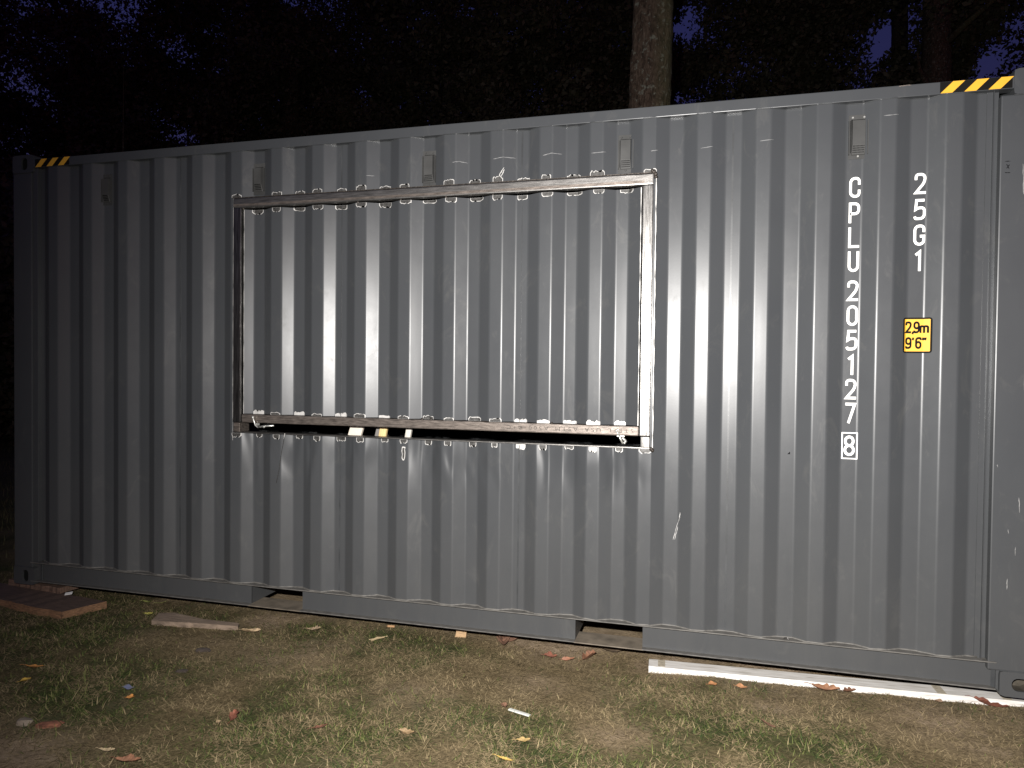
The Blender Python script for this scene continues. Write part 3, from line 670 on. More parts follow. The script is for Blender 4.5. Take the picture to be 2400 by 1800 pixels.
# opening frame
for a, b in ((1.740, 1.786), (4.213, 4.261)):
    w = MB(); w.box(a, b, -.004, .09, 1.094, 1.150, bev=.003); w.build('jamb', M['steel_v'] if a > 3 else M['rust'], box)
w = MB(); w.box(1.735, 4.268, -.004, .012, 1.0885, 1.0935); w.box(1.735, 4.268, .012, .075, 1.0865, 1.0925); w.build('sill', M['steel'], box)
w = MB(); w.box(1.728, 4.272, -.0035, .01, 2.520, 2.5245); w.build('cut_gap', M['weldburn'], box)
# bright ground-off cut edges
def wavy_strip(name, x, z0, z1, wd, yy, parent):
    w = MB(); n = 60
    for k in range(n):
        a, b = z0 + (z1 - z0) * k / n, z0 + (z1 - z0) * (k + 1) / n
        f = lambda z: wd * (.75 + .35 * math.sin(z * 37) + .2 * math.sin(z * 91))
        w.face([(x - f(a) / 2, yy, a), (x + f(a) / 2, yy, a), (x + f(b) / 2, yy, b), (x - f(b) / 2, yy, b)])
    w.build(name, M['bare'], parent)
wavy_strip('cut_edge', 4.2745, 1.09, 2.50, .0065, prof(4.2745) - .0012, box)
wavy_strip('cut_edge', 1.7335, 1.04, 2.53, .0022, prof(1.7335) - .0012, box)
wavy_strip('cut_edge', 1.8045, 1.206, 2.450, .0038, prof(1.8045) - .0002, flap)
wavy_strip('cut_edge', 4.1985, 1.206, 2.450, .0042, prof(4.1985) - .0002, flap)
# ground-off weld patches along the tubes
PA = [(1.722, 1.791), (2.002, 2.07), (2.14, 2.204), (2.277, 2.34), (2.418, 2.48), (2.561, 2.625), (2.693, 2.764), (2.836, 2.894), (3.102, 3.165), (3.241, 3.309), (3.39, 3.448), (3.52, 3.592), (3.665, 3.717), (3.798, 3.873), (3.929, 4.006), (4.21, 4.276)]
PB = [(1.844, 1.919), (2.003, 2.061), (2.129, 2.205), (2.277, 2.347), (2.408, 2.484), (2.559, 2.626), (2.691, 2.769), (2.837, 2.906), (2.964, 3.049), (3.112, 3.179), (3.248, 3.328), (3.389, 3.446), (3.522, 3.579), (3.666, 3.729), (3.799, 3.884), (3.947, 4.005), (4.085, 4.155)]
PC = [(1.855, 1.929), (1.998, 2.064), (2.137, 2.211), (2.278, 2.345), (2.414, 2.492), (2.555, 2.628), (2.697, 2.77), (2.834, 2.902), (2.974, 3.04), (3.115, 3.174), (3.249, 3.326), (3.384, 3.453), (3.518, 3.591), (3.655, 3.725), (3.793, 3.868), (3.925, 4.0), (4.07, 4.131)]
PD = [(1.727, 1.794), (1.876, 1.918), (2.016, 2.061), (2.152, 2.199), (2.292, 2.336), (2.425, 2.484), (2.572, 2.62), (2.715, 2.759), (2.848, 2.895), (2.988, 3.031), (3.119, 3.161), (3.256, 3.298), (3.398, 3.432), (3.529, 3.583), (3.666, 3.71), (3.803, 3.853), (3.941, 3.984), (4.078, 4.118), (4.205, 4.27)]
def patch(a, b, z0, h, up, parent, off=.0010, fill=1.0):
    n = 9; xs = np.linspace(a, b, n); top = [h * random.uniform(.72, 1.12) for _ in xs]; top[0] *= .7; top[-1] *= .75
    s = 1 if up else -1; bm = bmesh.new()
    def poly(x, t, base, dy):
        vs = [bm.verts.new((x[0], dy, z0 + s * base))] + [bm.verts.new((xx, dy, z0 + s * tt)) for xx, tt in zip(x, t)] + [bm.verts.new((x[-1], dy, z0 + s * base))]
        return bm.faces.new(vs)
    f1 = poly(xs, top, 0, 0)
    ins = .0032
    xi = np.linspace(a + ins, b - ins, n); ti = [max(.004, t - random.uniform(.0022, .0048)) for t in top]
    f2 = poly(xi, ti, 0.0006, .0006)
    f1.material_index = 0; f2.material_index = 1
    bmesh.ops.triangulate(bm, faces=bm.faces[:])
    conform(bm, off)
    w = MB(); bm.verts.index_update(); i0 = 0
    w.v = [tuple(v.co) for v in bm.verts]; w.f = [tuple(v.index for v in f.verts) for f in bm.faces]; w.m = [f.material_index for f in bm.faces]; bm.free()
    if random.random() > fill: w.m = [0] * len(w.m)
    w.build('weld_patch', [M['bare'], M['ground_steel']], parent)
for a, b in PA: patch(a, b, 2.5245, random.uniform(.018, .030), True, box)
for a, b in PD: patch(a, b, 1.086, random.uniform(.022, .032), False, box, fill=.95)
for a, b in PB: patch(a, b, 2.4515, random.uniform(.018, .028), False, flap, off=-.001, fill=.92)
for a, b in PC: patch(a, b, 1.2045, random.uniform(.016, .024), True, flap, off=-.001, fill=.55 if a < 3.4 else 0.15)
# lone bare patch below the sill
bm = bmesh.new(); pts = [(2.862, 1.044), (2.872, 1.046), (2.884, 1.043), (2.880, 1.03), (2.883, 1.012), (2.881, .985), (2.876, .967), (2.868, .965), (2.860, .978), (2.863, 1.0), (2.859, 1.02)]
bm.faces.new([bm.verts.new((x, 0, z)) for x, z in reversed(pts)]); conform(bm, .001); w = MB(); w.addbm(bm); o = w.build('weld_patch', M['bare'], box)
bm = bmesh.new(); c = Vector((2.8715, 1.006)); bm.faces.new([bm.verts.new((c.x + (x - c.x) * .62, 0, c.y + (z - c.y) * .82)) for x, z in reversed(pts)]); conform(bm, .0017); w = MB(); w.addbm(bm); w.build('weld_core', M['ground_steel'], o)

# ------------------------------------------------------------------ timber inside the container, seen through the gap
def lean_board(name, x0, wd, y, lean, mat, label, th=.02, top=1.6):
    w = MB(); w.box(-wd / 2, wd / 2, 0, th, 0, top, bev=.002); o = w.build(name, mat); o.location = (x0, y, .168); o.rotation_euler = (0, lean, 0); return tag(o, label, 'board')
mprint = mat_simple('scribbled_board', (0.62, 0.56, 0.48), .6, var=.1, scale=30)
lz = 1.08 - .168
lean_board('printed_board', 2.488 - math.tan(.30) * lz, .082, .13, .30, mprint, 'pale board with red scribbles seen in the gap under the hatch, left of the others')
lean_board('leaning_plank', 2.628 - math.tan(.24) * lz, .045, .17, .24, mat_simple('grey_plank', (.17, .16, .15), .6), 'grey plank leaning beside a yellow slat in the gap under the hatch')
lean_board('pine_board', 2.672 - math.tan(.17) * lz, .046, .13, .17, mat_simple('yellow_pine', (.58, .43, .20), .6, scale=6, stretch=(20, 1, 1)), 'yellow pine slat leaning in the gap under the hatch')
lean_board('leaning_batten', 2.836 - math.tan(.17) * lz, .034, .13, .17, mat_simple('white_batten', (.50, .47, .42), .6, scale=6, stretch=(30, 1, 1)), 'narrow whitish batten, rightmost of the boards in the gap under the hatch')
w = MB()
for k in range(7):
    a = random.uniform(-.03, .02); b = random.uniform(.86, .93)
    w.tube([(a, -.001, b), (a + .012, -.001, b + random.uniform(-.008, .008)), (a + .02, -.001, b + random.uniform(-.012, .004))], .0016, 5)
o = w.build('red_scribble', mat_simple('red_ink', (.5, .12, .08), .6), bpy.data.objects['printed_board'])

# ------------------------------------------------------------------ timber on the ground
def rough_board(name, poly, z0, th, mats, edge_rough=.006, n=24, seed=0):
    """poly: four plan corners, front-left, front-right, back-right, back-left"""
    rnd_ = random.Random(seed); w = MB(); FL, FR, BR, BL = [Vector(p) for p in poly]
    top = []; 
    fr = [FL.lerp(FR, k / n) + Vector((0, rnd_.uniform(-1, 1) * edge_rough)) for k in range(n + 1)]
    bk = [BL.lerp(BR, k / n) + Vector((0, rnd_.uniform(-1, 1) * edge_rough * .4)) for k in range(n + 1)]
    zt = [z0 + th + rnd_.uniform(-1, 1) * edge_rough * .25 for _ in range(n + 1)]
    for k in range(n):
        w.face([(*fr[k], zt[k]), (*fr[k + 1], zt[k + 1]), (*bk[k + 1], zt[k + 1]), (*bk[k], zt[k])], 0)
        w.face([(fr[k].x, fr[k].y - edge_rough * .5, z0), (fr[k + 1].x, fr[k + 1].y - edge_rough * .5, z0), (*fr[k + 1], zt[k + 1]), (*fr[k], zt[k])], 1)
        w.face([(bk[k + 1].x, bk[k + 1].y, z0), (*bk[k], z0), (*bk[k], zt[k]), (*bk[k + 1], zt[k + 1])], 1)
        w.face([(*fr[k + 1], z0), (*fr[k], z0), (*bk[k], z0), (*bk[k + 1], z0)], 0)
    w.face([(*fr[0], z0), (*fr[0], zt[0]), (*bk[0], zt[0]), (*bk[0], z0)], 1); w.face([(*fr[n], z0), (*bk[n], z0), (*bk[n], zt[n]), (*fr[n], zt[n])], 1)
    return w.build(name, mats)
mwood = mat_simple('reddish_old_wood', (.10, .064, .049), .8, var=.45, scale=5, stretch=(2.5, 30, 10), bump=.002, bscale=12)
msplit = mat_simple('split_orange_wood', (.19, .100, .050), .8, var=.55, scale=8, stretch=(3, 5, 40), bump=.004, bscale=14)
o = rough_board('timber_plank', [(-.75, -.115), (.705, -.262), (.80, -.02), (-.75, .13)], -.088, .046, [mwood, msplit], .012, seed=2)
tag(o, 'reddish old plank with split orange front edge under the container corner', 'plank')
o = rough_board('support_board', [(-.12, .062), (.385, .010), (.405, .17), (-.12, .24)], -.0405, .038, [mat_simple('dark_old_wood', (.12, .072, .05), .8, var=.4, scale=5, stretch=(2.5, 30, 10), bump=.002, bscale=12)] * 2, .004, seed=5)
tag(o, 'dark short board packed between the corner casting and the long plank', 'plank')
mgrey = mat_simple('weathered_grey_wood', (.20, .148, .108), .85, var=.4, scale=4, stretch=(2, 30, 10), bump=.003, bscale=10)
w = MB()
pl = [(1.318, -.205, .052), (1.40, -.20, .054), (1.60, -.168, .052), (1.87, -.130, .046)]
pb = [(1.27, -.09, .060), (1.36, -.062, .066), (1.60, -.095, .052), (1.845, -.085, .048)]
for k in range(3):
    a, b, c, d = pl[k], pl[k + 1], pb[k + 1], pb[k]
    f = lambda p, t: (p[0], p[1], gz(p[0], p[1]) + (p[2] * .72 - .008 if t else -.004))
    w.face([f(a, 1), f(b, 1), f(c, 1), f(d, 1)]); w.face([f(a, 0), f(b, 0), f(b, 1), f(a, 1)]); w.face([f(c, 0), f(d, 0), f(d, 1), f(c, 1)]); w.face([f(b, 0), f(a, 0), f(d, 0), f(c, 0)])
w.face([f(pl[0], 0), f(pl[0], 1), f(pb[0], 1), f(pb[0], 0)]); w.face([f(pl[3], 0), f(pb[3], 0), f(pb[3], 1), f(pl[3], 1)])
tag(w.build('broken_plank', mgrey), 'weathered grey broken plank piece lying in the grass near the left end', 'plank')
# white painted trim board
mwhite, n, b, nd = newmat('worn_white_paint'); tc = nd('TexCoord'); mp = nd('Mapping'); mp.inputs['Scale'].default_value = (4, 40, 40)
no = nd('TexNoise'); no.inputs['Scale'].default_value = 2.2; no.inputs['Detail'].default_value = 8; n.links.new(tc.outputs['Object'], mp.inputs[0]); n.links.new(mp.outputs[0], no.inputs['Vector'])
r = ramp(n, [(.24, (.26, .235, .19)), (.40, (.52, .495, .46)), (.62, (.66, .64, .61))]); n.links.new(no.outputs['Fac'], r.inputs[0]); n.links.new(r.outputs[0], b.inputs['Base Color']); b.inputs['Roughness'].default_value = .55
wb = empty('white_board', (4.273, -.012, 0)); L_ = 1.86; wb.rotation_euler = (0, 0, math.atan2(.101, 1.732)); wb.location.z = GZ - .006
w = MB(); w.box(0, L_, 0, .100, 0, .041, bev=.002); w.build('plank', mwhite, wb)
w = MB()
mdirt = mat_simple('dirty_streak', (.34, .30, .23), .8, var=.4, scale=50, stretch=(1, 4, 1))
for a, b, c in ((.048, .085, .012), (1.375, 1.415, .004), (1.66, 1.70, .004)):
    w = MB(); w.box(a, b, c, .0985, .0411, .0418); w.build('dirt_mark', mdirt, wb)
tag(wb, 'long white painted timber board lying on the soil below the bottom rail', 'board')

# ------------------------------------------------------------------ litter
def leafmesh(name, length, width, lobes, col, curl=.3, bend=.4, seed=0, stem=True):
    rn = random.Random(seed); n = 22; w = MB(); mid, lf, rt = [], [], []
    for k in range(n + 1):
        t = k / n; env = math.sin(math.pi * t ** .8) ** .7 if 0 < t < 1 else 0.0
        lob = 1.0 if lobes == 0 else (.55 + .45 * abs(math.cos(math.pi * lobes * t + .4)))
        hw = width * .5 * env * lob * rn.uniform(.9, 1.08) + .0004
        x = length * (t - .5); z = bend * length * (t - .5) ** 2 + rn.uniform(-1, 1) * .0008
        mid.append((x, 0, z)); sk = .004 * math.sin(t * 9)
        hz = curl * hw * (1 + .5 * math.sin(5 * t + seed)); lf.append((x + .25 * hw, hw * .93 + sk * 0, z + hz)); hz2 = curl * hw * (1 + .5 * math.cos(4 * t + seed * 2)); rt.append((x + .25 * hw, -hw * .93, z + hz2))
    for k in range(n):
        w.face([mid[k], mid[k + 1], lf[k + 1], lf[k]]); w.face([rt[k], rt[k + 1], mid[k + 1], mid[k]])
    if stem: w.tube([(-length * .5, 0, bend * length * .25), (-length * .62, .002, bend * length * .3), (-length * .75, .006, bend * length * .2)], .0009, 5)
    key = 'leaf_%d_%d_%d' % tuple(int(c * 255) for c in col)
    if key not in M: M[key] = mat_simple(key, col, .7, var=.4, scale=60)
    return w.build(name, M[key], smooth=False)
def place(o, x, y, rz, rx=0.0, ry=0.0, lift=.012): o.location = (x, y, gz(x, y) + lift); o.rotation_euler = (rx, ry, rz); return o
BR, TAN, ORG, YEL, RED = (.17, .078, .042), (.42, .30, .17), (.52, .22, .05), (.60, .38, .07), (.24, .085, .05)
LEAF = [ # name, x, y, length, width, lobes, colour, rz, label
 ('curled_leaf', 1.985, -.167, .125, .040, 0, TAN, .55, 'tan curled leaf right of the weathered plank piece', .9),
 ('dry_leaf', 2.305, -.011, .10, .06, 3, (.40, .29, .18), .2, 'pale tan crumpled leaf in front of the left fork pocket', .6),
 ('orange_leaf', 1.215, -.90, .10, .035, 2, (.46, .20, .05), .7, 'long orange brown leaf on the dark grass at the far left', .5),
 ('yellow_leaf', 1.315, -1.033, .055, .045, 0, YEL, 1.2, 'small round yellow orange leaf at the far left, below the long orange one', .35),
 ('orange_leaf', 1.937, -1.024, .05, .045, 2, ORG, .3, 'small orange leaf beside the silver and blue wrapper', .5),
 ('brown_leaf', 2.525, -1.06, .085, .055, 3, RED, 1.9, 'upright reddish brown leaf in the green grass left of centre', .8),
 ('dry_leaf', 2.498, -1.12, .06, .03, 0, TAN, 2.3, 'small straw coloured leaf just left of the upright reddish leaf', .6),
 ('dry_leaf', 2.227, -1.455, .075, .035, 0, (.55, .42, .25), .3, 'pale tan leaf near the bottom edge, left part of the lawn', .4),
 ('oak_leaf', 3.436, .154, .17, .10, 3, (.20, .105, .065), 1.9, 'large curled brown oak leaf against the bottom rail between the fork pockets', .9),
 ('oak_leaf', 3.47, .175, .12, .06, 3, (.21, .11, .07), .4, 'smaller brown oak leaf overlapping the large curled one', .9),
 ('red_leaf', 3.741, .023, .085, .055, 2, RED, .5, 'dull red brown leaf, leftmost of three below the right fork pocket', .6),
 ('red_leaf', 3.845, .001, .08, .04, 0, (.34, .15, .085), .1, 'bright reddish leaf, middle of three below the right fork pocket', .6),
 ('oak_leaf', 3.947, .056, .13, .09, 3, (.24, .11, .06), 1.1, 'spiky brown oak leaf, rightmost of three below the right fork pocket', .9),
 ('oak_leaf', 4.057, .193, .12, .055, 4, (.075, .05, .028), .1, 'dark brown withered leaf close under the right fork pocket', .5),
 ('brown_leaf', 3.662, -.618, .065, .035, 0, (.24, .125, .075), 2.1, 'brown leaf touching the left end of the white stick', .7),
 ('yellow_leaf', 3.789, -1.055, .085, .035, 0, (.66, .44, .12), .0, 'bright yellow leaf at the bottom edge, middle of the lawn', .3),
 ('yellow_leaf', 3.82, -.88, .07, .035, 2, (.42, .29, .11), .5, 'dull yellow leaf half hidden in the green tuft below the white stick', .4),
 ('green_leaf', .986, .125, .07, .03, 0, (.30, .32, .09), .9, 'yellow green leaf under the rail, left of its twin', .4),
 ('green_leaf', 1.086, .138, .08, .03, 0, (.34, .34, .12), 1.1, 'yellow green leaf under the rail, right of its twin', .4),
 ('yellow_leaf', 1.173, -.07, .065, .05, 2, (.48, .43, .10), .2, 'small lobed yellow leaf above the weathered plank piece', .4),
 ('oak_leaf', 5.131, -.011, .15, .07, 4, (.30, .145, .075), -.2, 'rust brown oak leaf at the front of the white board', .5),
 ('brown_leaf', 5.24, .006, .09, .05, 3, (.20, .09, .05), .6, 'small dark red leaf right of the rust brown oak leaf by the white board', .5),
 ('orange_leaf', 4.595, -.104, .05, .04, 0, (.42, .19, .075), .4, 'small orange leaf below the left half of the white board', .5),
 ('orange_leaf', 4.734, -.097, .06, .04, 0, (.46, .22, .10), .0, 'round orange brown leaf below the middle of the white board', .6),
 ('oak_leaf', 5.86, .040, .16, .08, 3, (.23, .08, .05), -.3, 'reddish oak leaf at the right end of the white board', .6),
 ('brown_leaf', 4.83, -.463, .075, .03, 0, (.17, .085, .05), -.5, 'dark brown leaf on the lawn right of centre', .5),
 ('curled_leaf', 5.635, .018, .045, .03, 0, (.28, .18, .11), .2, 'small curled tan leaf before the right part of the white board', .8),
 ('brown_leaf', 2.37, -1.495, .12, .06, 2, (.28, .13, .07), .2, 'reddish brown leaf cut by the bottom edge of the lawn at left', .5),
 ('brown_leaf', 2.95, -1.04, .08, .045, 3, (.20, .085, .05), .6, 'flat dull red leaf in the lawn at lower left of centre', .3),
 ('tan_leaf', 3.325, -.965, .08, .04, 3, (.30, .20, .10), .1, 'pale orange leaf in the lawn below the centre', .35),
]
for k, (nm, x, y, ln, wd, lb, c, rz, lab, cu) in enumerate(LEAF):
    ln *= .88; wd *= .85; c = tuple(q * .66 for q in c); o = leafmesh(nm, ln, wd, lb, c, cu, .5, seed=k + 3); place(o, x, y, rz, random.uniform(-.25, .25), random.uniform(-.2, .2), .009 + ln * .05); tag(o, lab, 'leaf')
# wood chips, stone, stick, clods, wrapper
def lump(name, x, y, sx, sy, sz, mat, label, cat, rz=0, seed=0, lift=0.0, lv=2):
    bm = bmesh.new(); bmesh.ops.create_icosphere(bm, subdivisions=lv, radius=1); rn = random.Random(seed)
    for v in bm.verts: k = rn.uniform(.78, 1.2); v.co = Vector((v.co.x * sx * k, v.co.y * sy * k, v.co.z * sz * k))
    w = MB(); w.addbm(bm); o = w.build(name, mat); place(o, x, y, rz, lift=sz * .4 + lift); return tag(o, label, cat)
mclod = mat_simple('dark_clod', (.045, .034, .028), .95, bump=.004, bscale=60)
lump('soil_clod', 1.872, -.441, .042, .020, .016, mclod, 'dark clod lying on pale dry grass below the weathered plank piece', 'clod', .2, 4)
lump('soil_clod', 1.946, -.695, .032, .014, .010, mclod, 'flatter dark clod farther forward on the dry grass', 'clod', .4, 8)
lump('stone', 1.675, -1.345, .045, .030, .018, mat_simple('dull_stone', (.21, .17, .13), .9, bump=.003), 'flat grey brown stone at lower left beside the red bark', 'stone', -.3, 11)
lump('bark_chip', 1.80, -1.335, .060, .028, .012, mat_simple('red_bark', (.18, .07, .04), .9, var=.5, scale=40, bump=.003), 'reddish bark chip at lower left beside the flat stone', 'bark', .5, 14)
w = MB(); w.v = [(-.035, -.02, 0), (.03, -.024, 0), (.032, .022, 0), (-.02, .026, 0), (-.026, -.014, .05), (.034, -.018, .066), (.032, .02, .058), (-.014, .022, .054)]
w.f = [(0, 3, 2, 1), (4, 5, 6, 7), (0, 1, 5, 4), (1, 2, 6, 5), (2, 3, 7, 6), (3, 0, 4, 7)]; w.m = [0] * 6
o = w.build('wood_block', mat_simple('fresh_wood', (.34, .22, .115), .75, var=.35, scale=14, stretch=(3, 3, 20))); place(o, 3.168, .184, .2, lift=-.004); tag(o, 'small split block of fresh wood standing against the bottom rail shadow', 'wood block')
w = MB(); w.box(-.056, .056, -.0085, .0085, -.003, .003, bev=.0015); o = w.build('white_stick', mat_simple('white_plastic', (.50, .51, .47), .5, var=.2, scale=20)); place(o, 3.745, -.660, -.30, lift=.014); tag(o, 'short white stick lying in the lawn below the centre', 'stick')
w = MB(); w.tube([(-.04, 0, 0), (0, .003, .006), (.04, -.002, .002)], [.006, .007, .003], 6); w.tube([(-.05, .01, .004), (.06, -.006, .006)], .0025, 5); o = w.build('straw_chip', mat_simple('straw', (.33, .25, .14), .8)); place(o, 2.734, -.034, .9, lift=.012); tag(o, 'pale splintered chip in the grass right of the left fork pocket', 'wood chip')
w = MB(); w.box(-.022, .022, -.012, .012, -.006, .006, bev=.002); o = w.build('wood_chip', mat_simple('orange_chip', (.30, .17, .08), .8)); place(o, 2.72, .17, .7, -.3, .2, lift=.012); tag(o, 'small orange wood chip under the bottom rail between the pockets', 'wood chip')
w = MB(); w.box(-.022, .022, -.015, .015, 0, .003, bev=.001); o = w.build('paper_scrap', M['white_mark']); o.location = (.449, .02, -.036); o.rotation_euler = (.25, -.1, .6); tag(o, 'little white paper scrap lying on the reddish plank', 'paper')
w = MB()
P = [[(-.04, -.012, .004), (-.012, -.016, .012), (.016, -.010, .006), (.042, -.014, .014)], [(-.036, .012, .010), (-.010, .010, .018), (.014, .014, .010), (.046, .012, .018)]]
for k in range(3): w.face([P[0][k], P[0][k + 1], P[1][k + 1], P[1][k]], 1 if k == 1 else 0)
o = w.build('wrapper', [mat_simple('silver_foil', (.42, .42, .44), .4, metal=.3), mat_simple('blue_print', (.11, .12, .19), .5)]); place(o, 1.856, -.955, -.35, lift=.012); tag(o, 'crumpled silver and blue wrapper on the left lawn', 'wrapper')

# ------------------------------------------------------------------ trees behind the container
mbark, n, b, nd = newmat('mossy_bark'); L = n.links.new; tc = nd('TexCoord')
mp = nd('Mapping'); mp.inputs['Scale'].default_value = (16, 16, 6); L(tc.outputs['Object'], mp.inputs[0])
no = nd('TexNoise'); no.inputs['Scale'].default_value = 1.6; no.inputs['Detail'].default_value = 9; no.inputs['Roughness'].default_value = .72; no.inputs['Distortion'].default_value = .8; L(mp.outputs[0], no.inputs['Vector'])
r = ramp(n, [(.32, (.012, .009, .007)), (.50, (.072, .050, .037)), (.74, (.150, .112, .085))]); L(no.outputs['Fac'], r.inputs[0])
vo = nd('TexNoise'); vo.inputs['Scale'].default_value = 17; vo.inputs['Detail'].default_value = 6; vo.inputs['Roughness'].default_value = .65; L(tc.outputs['Object'], vo.inputs['Vector'])
lr = ramp(n, [(.555, (0, 0, 0)), (.63, (.9, .9, .9))]); L(vo.outputs['Fac'], lr.inputs[0])
mx = nd('Mix', data_type='RGBA'); L(lr.outputs[0], mx.inputs[0]); L(r.outputs[0], mx.inputs[6]); mx.inputs[7].default_value = (.17, .17, .14, 1)
mo = nd('TexNoise'); mo.inputs['Scale'].default_value = 2.2; mo.inputs['Detail'].default_value = 5; L(tc.outputs['Object'], mo.inputs['Vector'])
se = nd('SeparateXYZ'); L(tc.outputs['Object'], se.inputs[0])
mr = nd('MapRange'); mr.inputs[1].default_value = .22; mr.inputs[2].default_value = .40; mr.inputs[3].default_value = 0; mr.inputs[4].default_value = .9; L(se.outputs[0], mr.inputs[0])
mm = nd('Math', operation='MULTIPLY'); L(mr.outputs[0], mm.inputs[0]); L(mo.outputs['Fac'], mm.inputs[1])
m2 = nd('Mix', data_type='RGBA'); L(mm.outputs[0], m2.inputs[0]); L(mx.outputs[2], m2.inputs[6]); m2.inputs[7].default_value = (.085, .09, .038, 1); L(m2.outputs[2], b.inputs['Base Color'])
b.inputs['Roughness'].default_value = .95; b.inputs['Specular IOR Level'].default_value = .1
bp = nd('Bump'); bp.inputs['Distance'].default_value = .07; L(no.outputs['Fac'], bp.inputs['Height']); L(bp.outputs[0], b.inputs['Normal'])
def mat_leafage(name, a, c):
    m, n, b, nd = newmat(name); oi = nd('Attribute', attribute_name='blade'); n.links.new(oi.outputs['Color'], b.inputs['Base Color']); b.inputs['Roughness'].default_value = .6; b.inputs['Specular IOR Level'].default_value = .25; return m
mleaf = mat_leafage('tree_leaves', 0, 0)
def trunk_mesh(name, x, y, h, r0, r1, lean=(0, 0), limbs=0, seed=0, parent=None):
    rn = random.Random(seed); w = MB(); n = 26; rows = 110; ph = [rn.uniform(0, 6.28) for _ in range(4)]
    for k in range(rows + 1):
        t = k / rows; z = -.15 + (h + .15) * t; r_ = r0 + (r1 - r0) * t + .5 * r0 * math.exp(-max(0, z) / .25)
        for j in range(n):
            a = 2 * math.pi * j / n; rr_ = r_ * (1 + .045 * math.sin(3 * a + ph[0] + z * .5) + .03 * math.sin(7 * a + ph[1] - z) + rn.uniform(-.034, .034))
            w.v.append((lean[0] * z + .03 * math.sin(z * .7 + ph[2]) + rr_ * math.cos(a), lean[1] * z + rr_ * math.sin(a), z))
    for k in range(rows):
        for j in range(n):
            a0 = k * n + j; a1 = k * n + (j + 1) % n; w.f.append((a0, a1, a1 + n, a0 + n)); w.m.append(0)
    for q in range(limbs):
        z = h * rn.uniform(.45, .95); a = rn.uniform(0, 6.28); L0 = rn.uniform(1.2, 2.6); bx, by = lean[0] * z, lean[1] * z; r_ = r0 * .28
        p = [(bx, by, z)]
        for s in (.35, .7, 1.0): p.append((bx + math.cos(a + s * .4) * L0 * s, by + math.sin(a + s * .4) * L0 * s, z + L0 * (.5 * s + .15 * s * s)))
        w.tube(p, [r_, r_ * .7, r_ * .45, r_ * .15], 7)
    o = w.build(name, mbark, parent, smooth=True); 
    if parent is None: o.location = (x, y, GZ)
    return o
SCL = 1.9   # the wood stands well back from the container
GAPS = [Vector(g).normalized() for g in [(-.536, .9, .499), (-.785, .831, .477), (-.545, .895, .363), (-.466, .917, .367), (-.73, .843, .327), (-.497, .911, .5), (-.033, 1.038, .497), (.247, 1.115, .472), (.225, 1.108, .455), (.362, 1.146, .43), (-.21, .99, .495), (-.192, .994, .466), (.404, 1.158, .487), (-.042, 1.034, .375), (-.714, .85, .439), (-.662, .864, .439)]]
def crown(parent, x, y, cx, cy, z0, z1, rad, nclump, per, seed, size=.085, cs=1.0):
    g = np.random.default_rng(seed); V = []; Cc = []; cnt = 0; tries = 0
    while cnt < nclump and tries < nclump * 8:
        tries += 1
        p = g.normal(size=3); p /= np.linalg.norm(p); p *= g.random() ** .45
        q = np.array([cx + p[0] * rad, cy + p[1] * rad, (z0 + z1) / 2 + p[2] * (z1 - z0) / 2])
        d = Vector(q) - CAM; dl = d.length; d.normalize()
        cr = g.uniform(.30, .62) * cs
        # crowns of the photographed wood leave openings here and there
        if any(d.angle(k_) < (cr * (1.0 if i_ in (6, 7, 8, 9) else .5)) / dl + .002 for i_, k_ in enumerate(GAPS)): continue
        cnt += 1; m = int(per * g.uniform(.6, 1.3))
        pts = g.normal(size=(m, 3)); pts /= np.linalg.norm(pts, axis=1)[:, None]; pts *= (g.random((m, 1)) ** .4) * cr * np.array([1.15, 1.15, .75])
        pts += q
        u = g.normal(size=(m, 3)); u /= np.linalg.norm(u, axis=1)[:, None]; v = np.cross(u, g.normal(size=(m, 3))); v /= np.linalg.norm(v, axis=1)[:, None]
        s = size * g.uniform(.6, 1.35, (m, 1))
        # leaf: pointed six-sided blade, two quads folded along the midrib
        nrm = np.cross(u, v)
        P = np.stack([pts - u * s * .62, pts - u * s * .1 + v * s * .36 + nrm * s * .1, pts + u * s * .7, pts - u * s * .1 - v * s * .36 + nrm * s * .1], 1)
        V.append(P); t = g.random((m, 1)) * .7 + g.random() * .3
        Cc.append(np.repeat((1 - t) * np.array([.022, .023, .012]) + t * np.array([.060, .050, .030]), 4, 0))
    V = np.concatenate(V); Cc = np.concatenate(Cc); n = len(V); me = bpy.data.meshes.new('crown')
    V = V - np.array([x, y, GZ])
    me.vertices.add(n * 4); me.vertices.foreach_set('co', V.reshape(-1).astype(np.float32)); me.loops.add(n * 4); me.loops.foreach_set('vertex_index', np.arange(n * 4, dtype=np.int32))
    me.polygons.add(n); me.polygons.foreach_set('loop_start', (np.arange(n) * 4).astype(np.int32)); me.polygons.foreach_set('loop_total', np.full(n, 4, np.int32)); me.update(calc_edges=True)
    ca = me.color_attributes.new('blade', 'FLOAT_COLOR', 'POINT'); ca.data.foreach_set('color', np.concatenate([Cc, np.ones((len(Cc), 1))], 1).reshape(-1).astype(np.float32))
    me.materials.append(mleaf); o = bpy.data.objects.new('crown', me); COL.objects.link(o); o.parent = parent; return o
GR = 'dark trees behind the container'
